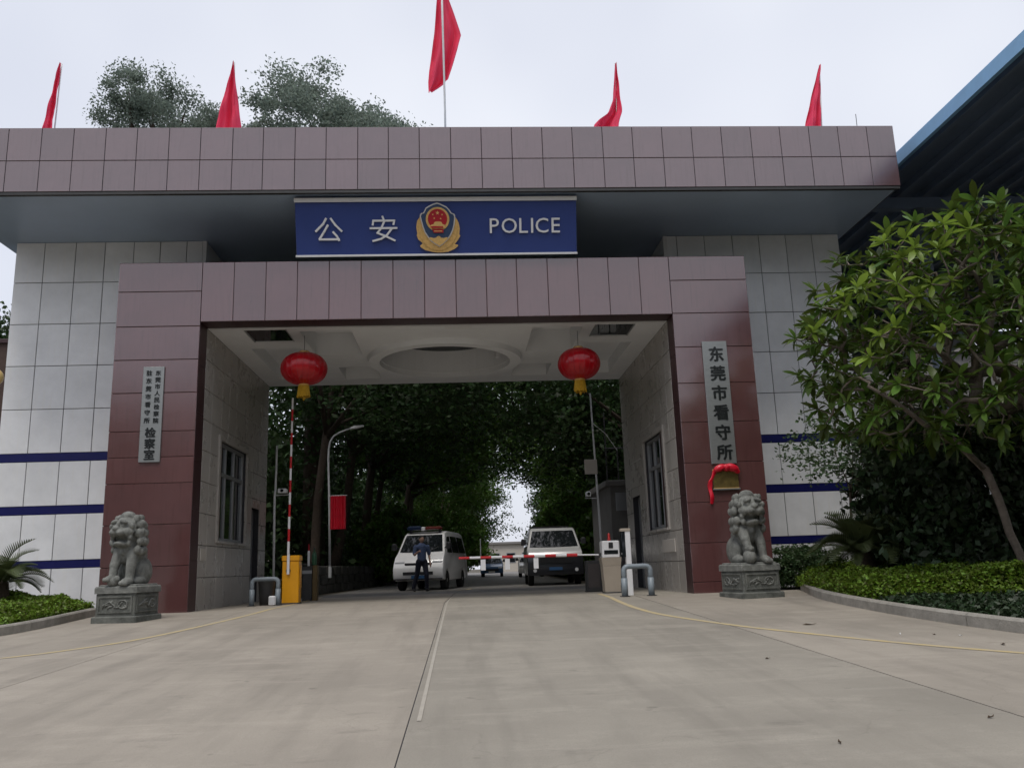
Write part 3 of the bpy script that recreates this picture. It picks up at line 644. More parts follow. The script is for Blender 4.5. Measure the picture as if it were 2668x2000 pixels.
def star(cx, cy, r): return [(cx+(r if i % 2 == 0 else r*.42)*math.sin(i*math.pi/5), cy-(r if i % 2 == 0 else r*.42)*math.cos(i*math.pi/5)) for i in range(10)]
for x, y, r in ((785, 455, 55), (665, 495, 28), (700, 590, 28), (780, 590, 0), (865, 600, 28), (905, 500, 28)):
    if r: MB().prism(eb(star(x, y, r)), -.115, -.1).build('star', 'gold', wre)

# ------------------------------------------------------------------ lanterns
def lantern(loc, rad, h, label, top):
    t = root('red_lantern', loc, label, 'lantern', 'red lanterns under the passage ceiling')
    prof = []
    for i in range(15):
        a = -math.pi/2+math.pi*i/14; prof.append((max(.10, rad*math.cos(a)**.82 if math.cos(a) > 0 else 0), h*math.sin(a)))
    MB().lathe(prof, n=72, rib=.022, ribn=12).build('lantern_body', 'lantern', t, smooth=True)
    for i in range(24):
        a = 2*math.pi*(i+.5)/24*1.0
        pts = [(1.004*max(.1, rad*math.cos(b)**.82)*math.cos(a), 1.004*max(.1, rad*math.cos(b)**.82)*math.sin(a), h*math.sin(b)) for b in np.linspace(-1.4, 1.4, 13)]
        MB().tube(pts, .004, 4).build('rib', 'badgered', t)
    MB().lathe([(.115, h-.01), (.12, h+.02), (.10, h+.045), (.03, h+.06)], n=20).build('cap', 'gold', t, smooth=True)
    MB().lathe([(.115, -h+.01), (.12, -h-.02), (.11, -h-.04)], n=20).build('base_ring', 'gold', t, smooth=True)
    fr = MB(); n = 44
    for i in range(n):      # fringe of threads hanging from the base ring
        a = 2*math.pi*i/n; L = .25+random.uniform(-.02, .025); r0 = .108; r1 = .135+random.uniform(-.008, .008)
        fr.tube([(r0*math.cos(a), r0*math.sin(a), -h-.03), (r1*math.cos(a), r1*math.sin(a), -h-.03-L)], .0095, 4)
    fr.build('fringe', 'yellowsilk', t)
    MB().tube([(.0, 0, -h-.04), (.01, 0, -h-.30), (.0, .01, -h-.36)], [.03, .035, .012], 6).build('tassel', 'yellowsilk', t)
    MB().tube([(0, 0, h+.05), (0, 0, h+.16), (0, 0, top-loc[2])], .006, 5).build('cord', 'plastic', t)
lantern((-3.27, 1.0, 5.085), .505, .355, 'round red lantern with yellow fringe hanging before the tall raised boom', zo-.06)
lantern((2.85, 1.0, 5.07), .475, .355, 'round red lantern with yellow fringe hanging on the detention-centre plaque side', zo-.06)

# ------------------------------------------------------------------ plaques
pq = root('name_plaque', (-6.14, -.004, 2.968), 'steel plaque with two columns of small black characters on the left pillar', 'plaque')
MB().bbox((-.212, -.04, 0), (.212, 0, 1.975), .006).build('plate', 'steel', pq)
def glyph(ch, size, par, x, y, z, bold, sx=1):
    me, w = text_mesh(ch, size, 'character', 'blacktext', .008, 0, bold); o = link('character', me, par, (x, y, z), (math.pi/2, 0, 0)); o.scale = (sx, 1, 1)
for i, ch in enumerate('东莞市人民检察院'): glyph(ch, .105, pq, .095, -.045, 1.84-i*.142, .003)
for i, ch in enumerate('驻东莞市看守所'): glyph(ch, .11, pq, -.085, -.045, 1.84-i*.165, .003)
for i, ch in enumerate('检察室'): glyph(ch, .20, pq, .0, -.045, .60-i*.225, .009)
pq = root('name_plaque', (5.655, -.004, 2.618), 'tall steel plaque with six large black characters on the right pillar', 'plaque')
MB().bbox((-.268, -.045, 0), (.268, 0, 2.645), .006).build('plate', 'steel', pq)
for i, ch in enumerate('东莞市看守所'): glyph(ch, .315, pq, .025, -.05, 2.36-i*.425, .012)
bp_ = root('brass_plaque', (5.66, -.004, 2.08), 'small brass plaque under the tall steel plaque', 'plaque')
MB().bbox((-.27, -.03, .02), (.27, 0, .42), .006).build('plate', 'brass', bp_)
MB().bbox((-.285, -.06, -.01), (.285, 0, .016), .004).build('ledge', 'steel', bp_)
for z0, z1, m in ((.02, .034, 0), (.406, .42, 0)): MB().box((-.27, -.036, z0), (.27, -.0305, z1)).build('border', 'gold', bp_)
rb = root('red_ribbon', (5.66, -.07, 2.49), 'red silk ribbon bow draped over the small brass plaque', 'ribbon')
def blob(parts, voxel, name, m, parent=None, smooth=6, noise=0, nscale=8):
    """continuous mesh: union of ellipsoids / capsules, voxel remeshed and smoothed"""
    bm = bmesh.new()
    for p in parts:
        if p[0] == 'e':
            _, c, r, rot = p
            mt = Matrix.Translation(c) @ Matrix.Rotation(rot[2], 4, 'Z') @ Matrix.Rotation(rot[1], 4, 'Y') @ Matrix.Rotation(rot[0], 4, 'X') @ Matrix.Diagonal((*r, 1))
            bmesh.ops.create_icosphere(bm, subdivisions=3, radius=1, matrix=mt)
        else:
            _, a, b, ra, rb_ = p; a = Vector(a); b = Vector(b); d = b-a; n = max(3, int(d.length/(min(ra, rb_)*.45))+1)
            for i in range(n+1):
                t = i/n; bmesh.ops.create_icosphere(bm, subdivisions=2, radius=ra*(1-t)+rb_*t, matrix=Matrix.Translation(a+d*t))
    me = bpy.data.meshes.new(name); bm.to_mesh(me); bm.free()
    o = bpy.data.objects.new(name, me); COL.objects.link(o)
    md = o.modifiers.new('r', 'REMESH'); md.mode = 'VOXEL'; md.voxel_size = voxel
    ms = o.modifiers.new('s', 'SMOOTH'); ms.factor = .5; ms.iterations = smooth
    dg = bpy.context.evaluated_depsgraph_get(); me2 = bpy.data.meshes.new_from_object(o.evaluated_get(dg)); bpy.data.objects.remove(o)
    me2.name = name; me2.materials.clear(); me2.materials.append(M[m]); me2.polygons.foreach_set('use_smooth', [True]*len(me2.polygons))
    return link(name, me2, parent)
P_ = [('e', (.02, 0, .035), (.075, .085, .08), (0, 0, 0)), ('e', (.14, -.01, .03), (.15, .075, .085), (0, .35, 0)), ('e', (-.12, -.01, .03), (.14, .07, .075), (0, -.35, 0)), ('e', (.22, .0, -.02), (.10, .05, .06), (0, .7, 0)), ('e', (.07, -.05, .05), (.12, .03, .03), (0, .3, 0)), ('e', (-.08, -.05, .02), (.10, .03, .025), (0, -.5, 0))]
for k in range(22):
    u = k/21; P_.append(('e', (-.22-.12*min(1, u*3)+.012*math.sin(u*9), .02+.012*math.sin(u*14), -.02-.66*u), (.055-.012*math.sin(u*7)**2, .016, .035), (0, 0, .5*math.sin(u*8))))
blob(P_, .0095, 'bow', 'redcloth', rb, smooth=3)

# ------------------------------------------------------------------ stone lions
def lion(loc, rz, mirror, label, prey, ped_w, ped_d, ped_h, headturn, scale):
    t = root('stone_lion', loc, label, 'statue', 'stone guardian lions flanking the gate', rz)
    s = mirror
    E_ = lambda c, r, rot=(0, 0, 0): ('e', (c[0]*s*scale, c[1]*scale, c[2]*scale+ped_h), tuple(k*scale for k in r), (rot[0], rot[1]*s, rot[2]*s))
    C_ = lambda a, b, ra, rb2: ('c', (a[0]*s*scale, a[1]*scale, a[2]*scale+ped_h), (b[0]*s*scale, b[1]*scale, b[2]*scale+ped_h), ra*scale, rb2*scale)
    P = [E_((.20, .20, .25), (.16, .25, .26)), E_((-.20, .20, .25), (.16, .25, .26)), E_((0, .16, .42), (.25, .26, .40), (-.25, 0, 0)),
         E_((0, -.06, .66), (.28, .22, .30)), E_((0, -.02, .92), (.32, .27, .28)), E_((0, .30, .12), (.25, .18, .12)),
         E_((.24, .02, .09), (.11, .22, .085)), E_((-.24, .02, .09), (.11, .22, .085))]
    # front legs
    P += [C_((.17, -.13, .62), (.20, -.24, .36), .13, .11), C_((.20, -.24, .36), (.20, -.28, .12), .105, .095), E_((.20, -.35, .075), (.115, .15, .075))]
    for i in range(4): P.append(E_((.125+.05*i, -.47, .05), (.033, .05, .048)))
    if prey == 'ball':
        P += [C_((-.17, -.13, .62), (-.21, -.28, .44), .13, .11), C_((-.21, -.28, .44), (-.21, -.36, .28), .10, .09), E_((-.21, -.40, .27), (.10, .12, .06)), E_((-.21, -.38, .13), (.145, .145, .135))]
    else:
        P += [C_((-.17, -.13, .62), (-.20, -.25, .36), .13, .11), C_((-.20, -.25, .36), (-.19, -.30, .16), .10, .09), E_((-.19, -.37, .13), (.11, .14, .07)), E_((-.10, -.40, .08), (.14, .09, .085)), E_((.0, -.42, .13), (.07, .065, .065))]
        for i in range(3): P.append(E_((-.25+.055*i, -.50, .12), (.032, .045, .045)))
    # tail curl behind
    P += [C_((0, .38, .15), (.02, .44, .45), .06, .07), E_((.03, .42, .55), (.09, .09, .12))]
    # head, turned on the neck
    H = []; h = headturn*1.0
    HS = 1.2
    def hd(c, r, rot=(0, 0, 0)):
        cx, cy, cz = c[0]*HS, c[1]*HS, .96+(c[2]-.99)*HS; r = tuple(k*HS for k in r); x = cx*math.cos(h)-cy*math.sin(h); y = cx*math.sin(h)+cy*math.cos(h)
        return E_((x, y-.12, cz), r, (rot[0], rot[1], rot[2]+h))
    P += [hd((0, -.06, 1.04), (.215, .19, .20)), hd((0, -.20, 1.0), (.165, .13, .085)), hd((0, -.31, 1.05), (.075, .045, .042)), hd((0, -.19, 1.10), (.06, .14, .07), (.35, 0, 0)),
          hd((.08, -.28, .985), (.085, .065, .05)), hd((-.08, -.28, .985), (.085, .065, .05)),
          hd((0, -.17, .805), (.135, .12, .045), (-.25, 0, 0)), hd((.07, -.27, .945), (.018, .02, .035)), hd((-.07, -.27, .945), (.018, .02, .035)), hd((0, -.06, .88), (.17, .10, .13)),
          hd((.105, -.235, 1.145), (.085, .055, .035), (0, .25, 0)), hd((-.105, -.235, 1.145), (.085, .055, .035), (0, -.25, 0)),
          hd((.10, -.23, 1.085), (.042, .04, .034)), hd((-.10, -.23, 1.085), (.042, .04, .034)),
          hd((.16, -.19, .99), (.07, .08, .075)), hd((-.16, -.19, .99), (.07, .08, .075)),
          hd((.235, -.04, 1.185), (.05, .035, .075), (0, .5, 0)), hd((-.235, -.04, 1.185), (.05, .035, .075), (0, -.5, 0)),
          hd((0, -.02, 1.23), (.14, .13, .085)), hd((0, -.11, 1.23), (.06, .05, .05))]
    # mane curls in rows round the face, over the shoulders and back
    rr = random.Random(5)
    for row, (rad, cz, n, sz) in enumerate(((.235, 1.20, 9, .052), (.30, 1.10, 12, .062), (.325, .98, 13, .066), (.335, .85, 13, .066), (.32, .72, 12, .062))):
        for i in range(n):
            a = R(-15)+R(210)*(i+.5*(row % 2))/(n-1)
            P.append(hd((rad*.86*math.cos(a), .05+rad*math.sin(a)*.78-.02, cz+rr.uniform(-.015, .015)), (sz*1.05, sz*1.05, sz*1.05)))
    for sx in (-1, 1):
        for k in range(4): P.append(hd((sx*(.235-.02*k), -.16+.0*k, 1.08-.085*k), (.05, .045, .05)))
    # harness band and bell on the chest
    P += [E_((0, -.265, .60), (.055, .045, .06)), E_((.12, -.23, .68), (.08, .03, .022), (0, -.5, .3)), E_((-.12, -.23, .68), (.08, .03, .022), (0, .5, -.3))]
    lb_ = blob(P, .0115, 'lion_body', 'stone', t, smooth=3); lb_.scale = (.80, .90, 1.0)
    # pedestal: plinth, die with carved panels, moulded cap
    a, d = ped_w/2, ped_d/2
    ped = MB().bbox((-a+.03, -d+.03, .10), (a-.03, d-.03, ped_h-.12), .012).build('pedestal', 'stonedark', t)
    MB().bbox((-a-.02, -d-.02, -.12), (a+.02, d+.02, .099), .02).build('plinth', 'stonedark', ped)
    MB().bbox((-a, -d, ped_h-.119), (a, d, ped_h+.004), .022).build('cap_stone', 'stone', ped)
    MB().bbox((-a+.05, -d+.06, ped_h+.002), (a-.05, d-.05, ped_h+.03), .012).build('base_slab', 'stone', ped)
    zz0, zz1 = .15, ped_h-.16
    rc = random.Random(11 if s > 0 else 12)
    def panel(axis, side, half):
        # raised frame and relief sprigs on one face of the die
        f = (lambda u, v, dep: (u, side*(d-.03+dep), v)) if axis == 'y' else (lambda u, v, dep: (side*(a-.03+dep), u, v))
        def bar(u0, u1, v0, v1, dep, nm, mt='stonedark'):
            p = [f(u0, v0, -.005), f(u1, v1, dep)]; lo = tuple(min(q[i] for q in p) for i in range(3)); hi = tuple(max(q[i] for q in p) for i in range(3))
            MB().box(lo, hi).build(nm, mt, ped)
        h2 = half-.075
        bar(-h2, h2, zz1-.03, zz1, .018, 'carved_frame'); bar(-h2, h2, zz0, zz0+.03, .018, 'carved_frame'); bar(-h2, -h2+.03, zz0+.03, zz1-.03, .018, 'carved_frame'); bar(h2-.03, h2, zz0+.03, zz1-.03, .018, 'carved_frame')
        mb = MB(); cz = (zz0+zz1)/2; hz = (zz1-zz0)/2-.05
        for i in range(9):
            u0 = -h2+.08+(2*h2-.16)*(i+.5)/9; v0 = cz+rc.uniform(-.6, .6)*hz; ang = rc.uniform(0, 6.28); L = rc.uniform(.04, .075)
            pts = [f(u0+L*(k-1)*math.cos(ang+.5*k), v0+L*.8*(k-1)*math.sin(ang+.5*k), .006) for k in range(3)]
            mb.tube(pts, [.010, .016, .008], 6)
        mb.tube([f(h2*.45+.09*math.cos(k*.6), cz+.07*math.sin(k*.6), .008) for k in range(12)], .012, 6)
        mb.tube([f(-h2+.1, cz-.02, .006), f(-h2*.3, cz+.05, .009), f(h2*.1, cz-.06, .006)], .013, 6)
        mb.build('carved_relief', 'stone', ped, smooth=True)
    panel('y', -1, a); panel('x', s if s > 0 else -1, d); panel('x', 1 if s < 0 else -1, d)
    return t
# left: near corner of its pedestal at (-5.58,-2.18); right: near corner at (5.24,-1.91)
lion((-5.80, -1.62, -.045), R(-12), 1, 'grey stone lion with a cub under its paw on a pedestal below the left pillar', 'cub', .80, .80, .60, R(-8), .97)
lion((5.52, -1.42, -.045), R(12), 1, 'grey stone lion with a ball under its paw below the red ribbon', 'ball', .82, .86, .60, R(-6), 1.02)

# ------------------------------------------------------------------ flags on the roof
def flag(loc, tip, rows_, label, pole_r=.016, pole_pts=None):
    """rows_: list of (z, left x, right x) relative to loc; hanging limp with folds"""
    t = root('red_flag', loc, label, 'flag', 'red flags along the roof edge')
    nx = 15; nz = 22; V = []; Fc = []
    zs = [r[0] for r in rows_]; ls = [r[1] for r in rows_]; rs = [r[2] for r in rows_]
    order = np.argsort(zs); zs = np.array(zs)[order]; ls = np.array(ls)[order]; rs = np.array(rs)[order]
    ph = random.uniform(0, 6)
    for layer in (0, 1):
        for i in range(nz+1):
            z = zs[-1]+(zs[0]-zs[-1])*i/nz; l = np.interp(z, zs, ls); r_ = np.interp(z, zs, rs)
            for j in range(nx+1):
                u = j/nx; amp = .05+.30*(r_-l)
                y = amp*.55*math.sin(u*8.5+ph+i*.07)+amp*.22*math.sin(u*21+ph*2-i*.12)+.02*math.sin(i*.9+u*5)-.06
                V.append((l+(r_-l)*u, y-.003*layer, z))
    n1 = (nx+1)*(nz+1)
    for i in range(nz):
        for j in range(nx):
            a = i*(nx+1)+j; Fc.append((a, a+1, a+nx+2, a+nx+1)); Fc.append((n1+a, n1+a+nx+1, n1+a+nx+2, n1+a+1))
    for i in range(nz):
        for j in (0, nx):
            a = i*(nx+1)+j; Fc.append((a, a+nx+1, n1+a+nx+1, n1+a))
    MB().add(V, Fc).build('cloth', 'flag', t, smooth=True)
    MB().tube(pole_pts or [(tip[0], 0, tip[1]), (0, 0, 0)], pole_r, 8).build('pole', 'pole', t, smooth=True)
    return t
fz = zFb+1.0
def fl(tip, rows_, base_x, label, **k):
    flag((base_x, .5, fz), (tip[0]-base_x, tip[1]-fz), [(z-fz, a-base_x, b-base_x) for z, a, b in rows_], label, **k)
fl((-8.78, 12.25), [(12.23, -8.80, -8.775), (11.8, -8.88, -8.78), (11.2, -8.975, -8.80), (10.64, -9.05, -8.82), (10.1, -9.1, -8.84)], -8.84, 'limp narrow red flag at the left end of the roof')
fl((-4.90, 12.30), [(12.28, -4.915, -4.895), (11.85, -4.98, -4.85), (11.4, -5.07, -4.78), (10.65, -5.19, -4.68), (10.1, -5.22, -4.66)], -4.80, 'wide limp red flag in front of the treetops')
fl((4.02, 12.29), [(12.26, 4.01, 4.03), (11.7, 3.94, 4.05), (11.3, 3.90, 4.06), (10.95, 3.76, 4.08), (10.69, 3.43, 3.99), (10.3, 3.30, 3.92)], 3.93, 'red flag blown out at its lower corner, over the right plaque')
fl((9.005, 12.26), [(12.23, 8.99, 9.01), (11.7, 8.80, 8.96), (11.2, 8.64, 8.90), (10.67, 8.48, 8.84), (10.2, 8.40, 8.80)], 8.80, 'limp red flag nearest the blue-edged canopy roof')
fl((-.08, 14.6), [(14.55, -.14, .02), (14.0, -.19, .09), (13.05, -.27, .37), (12.6, -.33, .27), (12.1, -.40, .13), (11.75, -.43, .03), (11.5, -.42, -.33)], -.047, 'large red flag on the tall white centre flagpole', pole_r=.024, pole_pts=[(-.03, -.34, 14.9-fz), (-.012, -.28, 13-fz), (0, -.17, 11-fz), (0, 0, 0)])
an = root('lightning_rod', (10.13-.4, .5, fz), 'thin dark rod at the right end of the roof', 'rod'); MB().tube([(0, 0, 0), (.02, 0, 10.95-fz)], .008, 5).build('rod', 'greymetal', an); MB().lathe([(.03, 0), (.03, .05), (.012, .06)], n=8).build('rod_base', 'greymetal', an)

# ------------------------------------------------------------------ barriers, bollards, posts
def boom_sections(t, p0, p1, n, w, h, first_red=True, name='boom_section'):
    p0 = Vector(p0); p1 = Vector(p1)
    for i in range(n):
        a, b = p0.lerp(p1, i/n), p0.lerp(p1, (i+1)/n)
        red = (i % 2 == 0) == first_red
        d = (b-a).normalized()
        MB().tube([a+d*.002, b-d*.002], h*.5*(1-.25*i/n), 10).build(name, 'boomred' if red else 'boomwhite', t)
yb = root('barrier_machine', (-3.79, 2.75, 0), 'amber yellow barrier cabinet with its boom raised upright', 'barrier')
MB().bbox((-.19, -.15, .03), (.19, .17, .96), .015).build('cabinet', 'orange', yb)
MB().bbox((-.205, -.165, .965), (.205, .185, 1.08), .02).build('lid', 'orange', yb)
MB().bbox((-.21, -.17, 0), (.21, .19, .028), .008).build('base_plate', 'greymetal', yb)
MB().bbox((.196, -.10, .35), (.204, .12, .85), .002).build('service_door', 'orange', yb)
MB().bbox((-.075, -.215, .66), (-.015, -.17, 1.12), .01).build('boom_holder', 'boomwhite', yb)
MB().tube([(-.045, -.19, .74), (-.045, -.165, .74)], .05, 14).build('hub', 'greymetal', yb)
boom_sections(yb, (-.05, -.19, 1.12), (-.02, -.19, 4.75), 13, .05, .058, False)

rc_ = root('barrier_machine', (3.50, 2.15, 0), 'beige tapered barrier cabinet with white head holding the lowered boom', 'barrier')
def taper(x0, x1, z0, X0, X1, z1, d0, d1): return [[(x0, -d0, z0), (x1, -d0, z0), (x1, d0, z0), (x0, d0, z0)], [(X0, -d1, z1), (X1, -d1, z1), (X1, d1, z1), (X0, d1, z1)]]
MB().loft(taper(-.175, .175, .03, -.205, .205, .60, .17, .19), cap=True).build('cabinet', 'beige', rc_)
MB().loft(taper(-.205, .205, .604, -.23, .23, .79, .19, .21), cap=True).build('collar', 'beige', rc_)
MB().bbox((-.20, -.19, .795), (.20, .19, 1.16), .02).build('head', 'whitemetal', rc_)
MB().bbox((-.05, -.198, .99), (.05, -.186, 1.12), .012).build('speaker', 'plastic', rc_)
MB().bbox((-.16, -.196, .86), (.16, -.186, .95), .003).build('display', 'glassdark', rc_)
MB().lathe([(.04, 1.162), (.04, 1.20), (.03, 1.22), (.03, 1.30), (.02, 1.33), (.006, 1.34)], n=14).build('warning_lamp', 'amberlens', rc_, smooth=True)
MB().bbox((-.19, -.20, 0), (.19, .20, .028), .008).build('base_plate', 'greymetal', rc_)
MB().bbox((-.26, -.03, .82), (-.20, .03, .90), .006).build('boom_clamp', 'greymetal', rc_)
boom_sections(rc_, (-.24, -.01, .855), (-.75, -.01, .87), 1, .05, .036, False)
boom_sections(rc_, (-.75, -.01, .87), (-3.45, -.01, .885), 11, .05, .075, True)
for k, x in enumerate((-2.9, -2.35, -1.7)):       # hanging fringe plates under the boom
    MB().bbox((x-.055, -.02, .60), (x+.055, -.008, .84), .003).build('boom_flap', 'boomwhite', rc_)
MB().tube([(-2.95, -.01, .92), (-2.95, -.01, 1.30)], .012, 6).build('boom_mast', 'steel', rc_)

cp = root('card_reader_post', (3.56, .42, 0), 'tall narrow cream post with a dark side panel beside the hoop', 'post')
MB().bbox((-.02, -.05, 0), (.09, .08, 1.345), .008).build('post', 'whitemetal', cp)
MB().bbox((-.10, -.05, .78), (-.021, .07, 1.30), .006).build('reader_panel', 'glassdark', cp)
MB().bbox((-.115, -.06, 1.302), (.10, .09, 1.36), .01).build('cap', 'beige', cp)

def hoop(loc, w, h, r, label):
    t = root('hoop_bollard', loc, label, 'bollard', 'grey pipe hoops guarding the barriers')
    k = .09; pts = [(-w/2, 0, .22), (-w/2, 0, h-k)]+[(-w/2+k-k*math.cos(a), 0, h-k+k*math.sin(a)) for a in np.linspace(.2, math.pi/2, 6)]
    pts += [(-x, y, z) for x, y, z in reversed(pts)]
    MB().tube(pts, r, 14).build('hoop_rail', 'pipe', t, smooth=True)
    for s in (-1, 1):
        MB().tube([(s*w/2, 0, 0), (s*w/2, 0, .36)], r*1.22, 14).build('sleeve', 'pipe', t, smooth=True)
        MB().lathe([(r*2.0, 0), (r*2.0, .012), (r*1.3, .014)], (s*w/2, 0, 0), 14).build('foot_plate', 'greymetal', t)
hoop((-4.24, 2.1, 0), .57, .575, .048, 'grey pipe hoop in front of the amber barrier cabinet')
hoop((3.64, -.15, -.003), .54, .585, .052, 'grey pipe hoop in front of the beige barrier cabinet')
fb = root('floodlight', (-4.06, 2.0, .02), 'small white box lamp on the ground under the left hoop', 'lamp'); MB().bbox((-.07, -.05, 0), (.08, .05, .19), .02).build('housing', 'whitebag', fb); MB().bbox((-.055, -.056, .03), (.065, -.051, .16), .004).build('lens', 'lens', fb)
bn = root('bucket', (-4.28, 2.45, 0), 'dark round bin behind the left hoop', 'bin'); MB().lathe([(.15, 0), (.17, .25), (.19, .5), (.195, .52), (.18, .53), (.17, .45), (.13, .06)], n=20).build('bin_body', 'greymetal', bn, smooth=True); MB().lathe([(.2, .53), (.2, .55), (.08, .58)], n=20).build('bin_lid', 'greymetal', bn)
dc = root('junction_box', (3.28, 3.5, 0), 'low dark grey metal box behind the beige barrier cabinet', 'box'); MB().bbox((-.17, -.16, .03), (.2, .16, .74), .015).build('box_body', 'greymetal', dc); MB().bbox((-.13, -.166, .1), (.15, -.161, .66), .004).build('box_door', 'door', dc); MB().bbox((-.19, -.18, 0), (.22, .18, .028), .005).build('base_plate', 'plastic', dc)
lc = root('junction_box', (-3.70, 4.65, 0), 'dark metal box with an olive side post behind the amber cabinet', 'box'); MB().bbox((-.17, -.15, .0), (.07, .15, .84), .012).build('box_body', 'greymetal', lc); MB().bbox((.075, -.13, 0), (.19, .13, .86), .012).build('side_post', 'olive', lc); MB().bbox((-.175, -.155, .66), (.068, -.151, .74), .002).build('band', 'frame', lc)
bt = root('gas_bottle', (-3.60, 4.62, .865), 'green bottle standing on the dark metal box', 'bottle'); MB().lathe([(.055, 0), (.06, .02), (.06, .26), (.045, .31), (.018, .34), (.018, .40)], n=14).build('bottle_body', 'green', bt, smooth=True); MB().lathe([(.024, .395), (.024, .43), (.01, .44)], n=10).build('stopper', 'greymetal', bt)
bt = root('tube_light', (-3.74, 4.62, .845), 'short white tube standing on the dark metal box', 'tube'); MB().lathe([(.03, 0), (.032, .02), (.032, .36), (.02, .38)], n=10).build('tube_body', 'whitebag', bt, smooth=True); MB().lathe([(.02, .38), (.02, .5), (.01, .55)], n=8).build('tube_tip', 'badgered', bt)

cpl = root('camera_pole', (-4.60, 4.5, 0), 'thin grey camera pole beside the raised boom', 'pole')
MB().tube([(0.03, 0, 0), (.0, 0, 2.6), (.02, 0, 2.75), (.03, 0, 3.9)], [.03, .03, .028, .024], 10).build('pole_shaft', 'pole', cpl, smooth=True)
MB().tube([(0, 0, 2.63), (.38, 0, 2.64)], .013, 6).build('bracket', 'pole', cpl)
MB().bbox((.10, -.14, 2.68), (.32, .06, 2.79), .02).build('camera_housing', 'whitemetal', cpl); MB().tube([(.21, -.15, 2.735), (.21, -.135, 2.735)], .04, 12).build('camera_lens', 'glassdark', cpl)
MB().lathe([(.09, 0), (.09, .012), (.03, .02)], (.03, 0, 0), 12).build('base_plate', 'greymetal', cpl)
cpr = root('camera_pole', (4.06, 7.0, 0), 'grey camera pole with a pale box on the right beyond the passage', 'pole')
MB().tube([(.06, 0, 0), (.03, 0, 1.6), (.0, 0, 3.0), (-.05, 0, 5.6)], [.032, .032, .028, .022], 10).build('pole_shaft', 'pole', cpr, smooth=True)
MB().bbox((-.34, -.10, 3.20), (.03, -.04, 3.62), .01).build('sign_box', 'notice', cpr)
MB().tube([(.02, 0, 2.5), (-.36, 0, 2.52)], .014, 6).build('bracket', 'pole', cpr)
MB().bbox((-.34, -.14, 2.56), (-.20, .1, 2.70), .03).build('camera_housing', 'whitemetal', cpr); MB().tube([(-.27, -.15, 2.63), (-.27, -.135, 2.63)], .045, 12).build('camera_lens', 'glassdark', cpr)
MB().tube([(-.03, 0, 4.7), (.35, .1, 4.4), (.7, .2, 3.9)], .01, 5).build('stay_cable', 'pole', cpr)
MB().lathe([(.1, 0), (.1, .012), (.03, .02)], (.06, 0, 0), 12).build('base_plate', 'greymetal', cpr)

lp = root('street_lamp', (-4.36, 12, .5), 'slim white street lamp with a curved arm beyond the passage', 'lamp')
MB().tube([(.03, 0, 0), (.03, 0, .35)], .06, 12).build('lamp_base', 'pole', lp)
MB().tube([(.03, 0, .3), (0, 0, 2.2), (-.06, 0, 4.0), (-.05, 0, 4.35), (.0, 0, 4.6), (.12, 0, 4.8), (.35, 0, 4.93), (.72, 0, 5.06)], [.04, .038, .034, .032, .03, .028, .026, .022], 10).build('lamp_shaft', 'pole', lp, smooth=True)
MB().loft([[(.68, -.05, 5.03), (.68, .05, 5.03), (.68, .05, 5.08), (.68, -.05, 5.08)], [(.85, -.10, 5.03), (.85, .10, 5.03), (.85, .09, 5.13), (.85, -.09, 5.13)], [(1.15, -.06, 5.10), (1.15, .06, 5.10), (1.15, .05, 5.15), (1.15, -.05, 5.15)]], cap=True).build('lamp_head', 'whitemetal', lp)
bnr = root('red_banner', (-4.30, 11.9, 2.10), 'pleated red cloth banner hanging beside the slim street lamp', 'banner')
pv = []; n = 24
for k, z in enumerate(np.linspace(0, 1.12, 8)):
    for i in range(n+1): pv.append((-.02+.52*i/n, .045*math.sin(i*1.65), z))
MB().add(pv, [(k*(n+1)+i, k*(n+1)+i+1, (k+1)*(n+1)+i+1, (k+1)*(n+1)+i) for k in range(7) for i in range(n)]).build('cloth', 'redcloth', bnr, smooth=True)
MB().tube([(-.08, .03, 1.13), (.54, .03, 1.13)], .012, 6).build('banner_rod', 'pole', bnr)

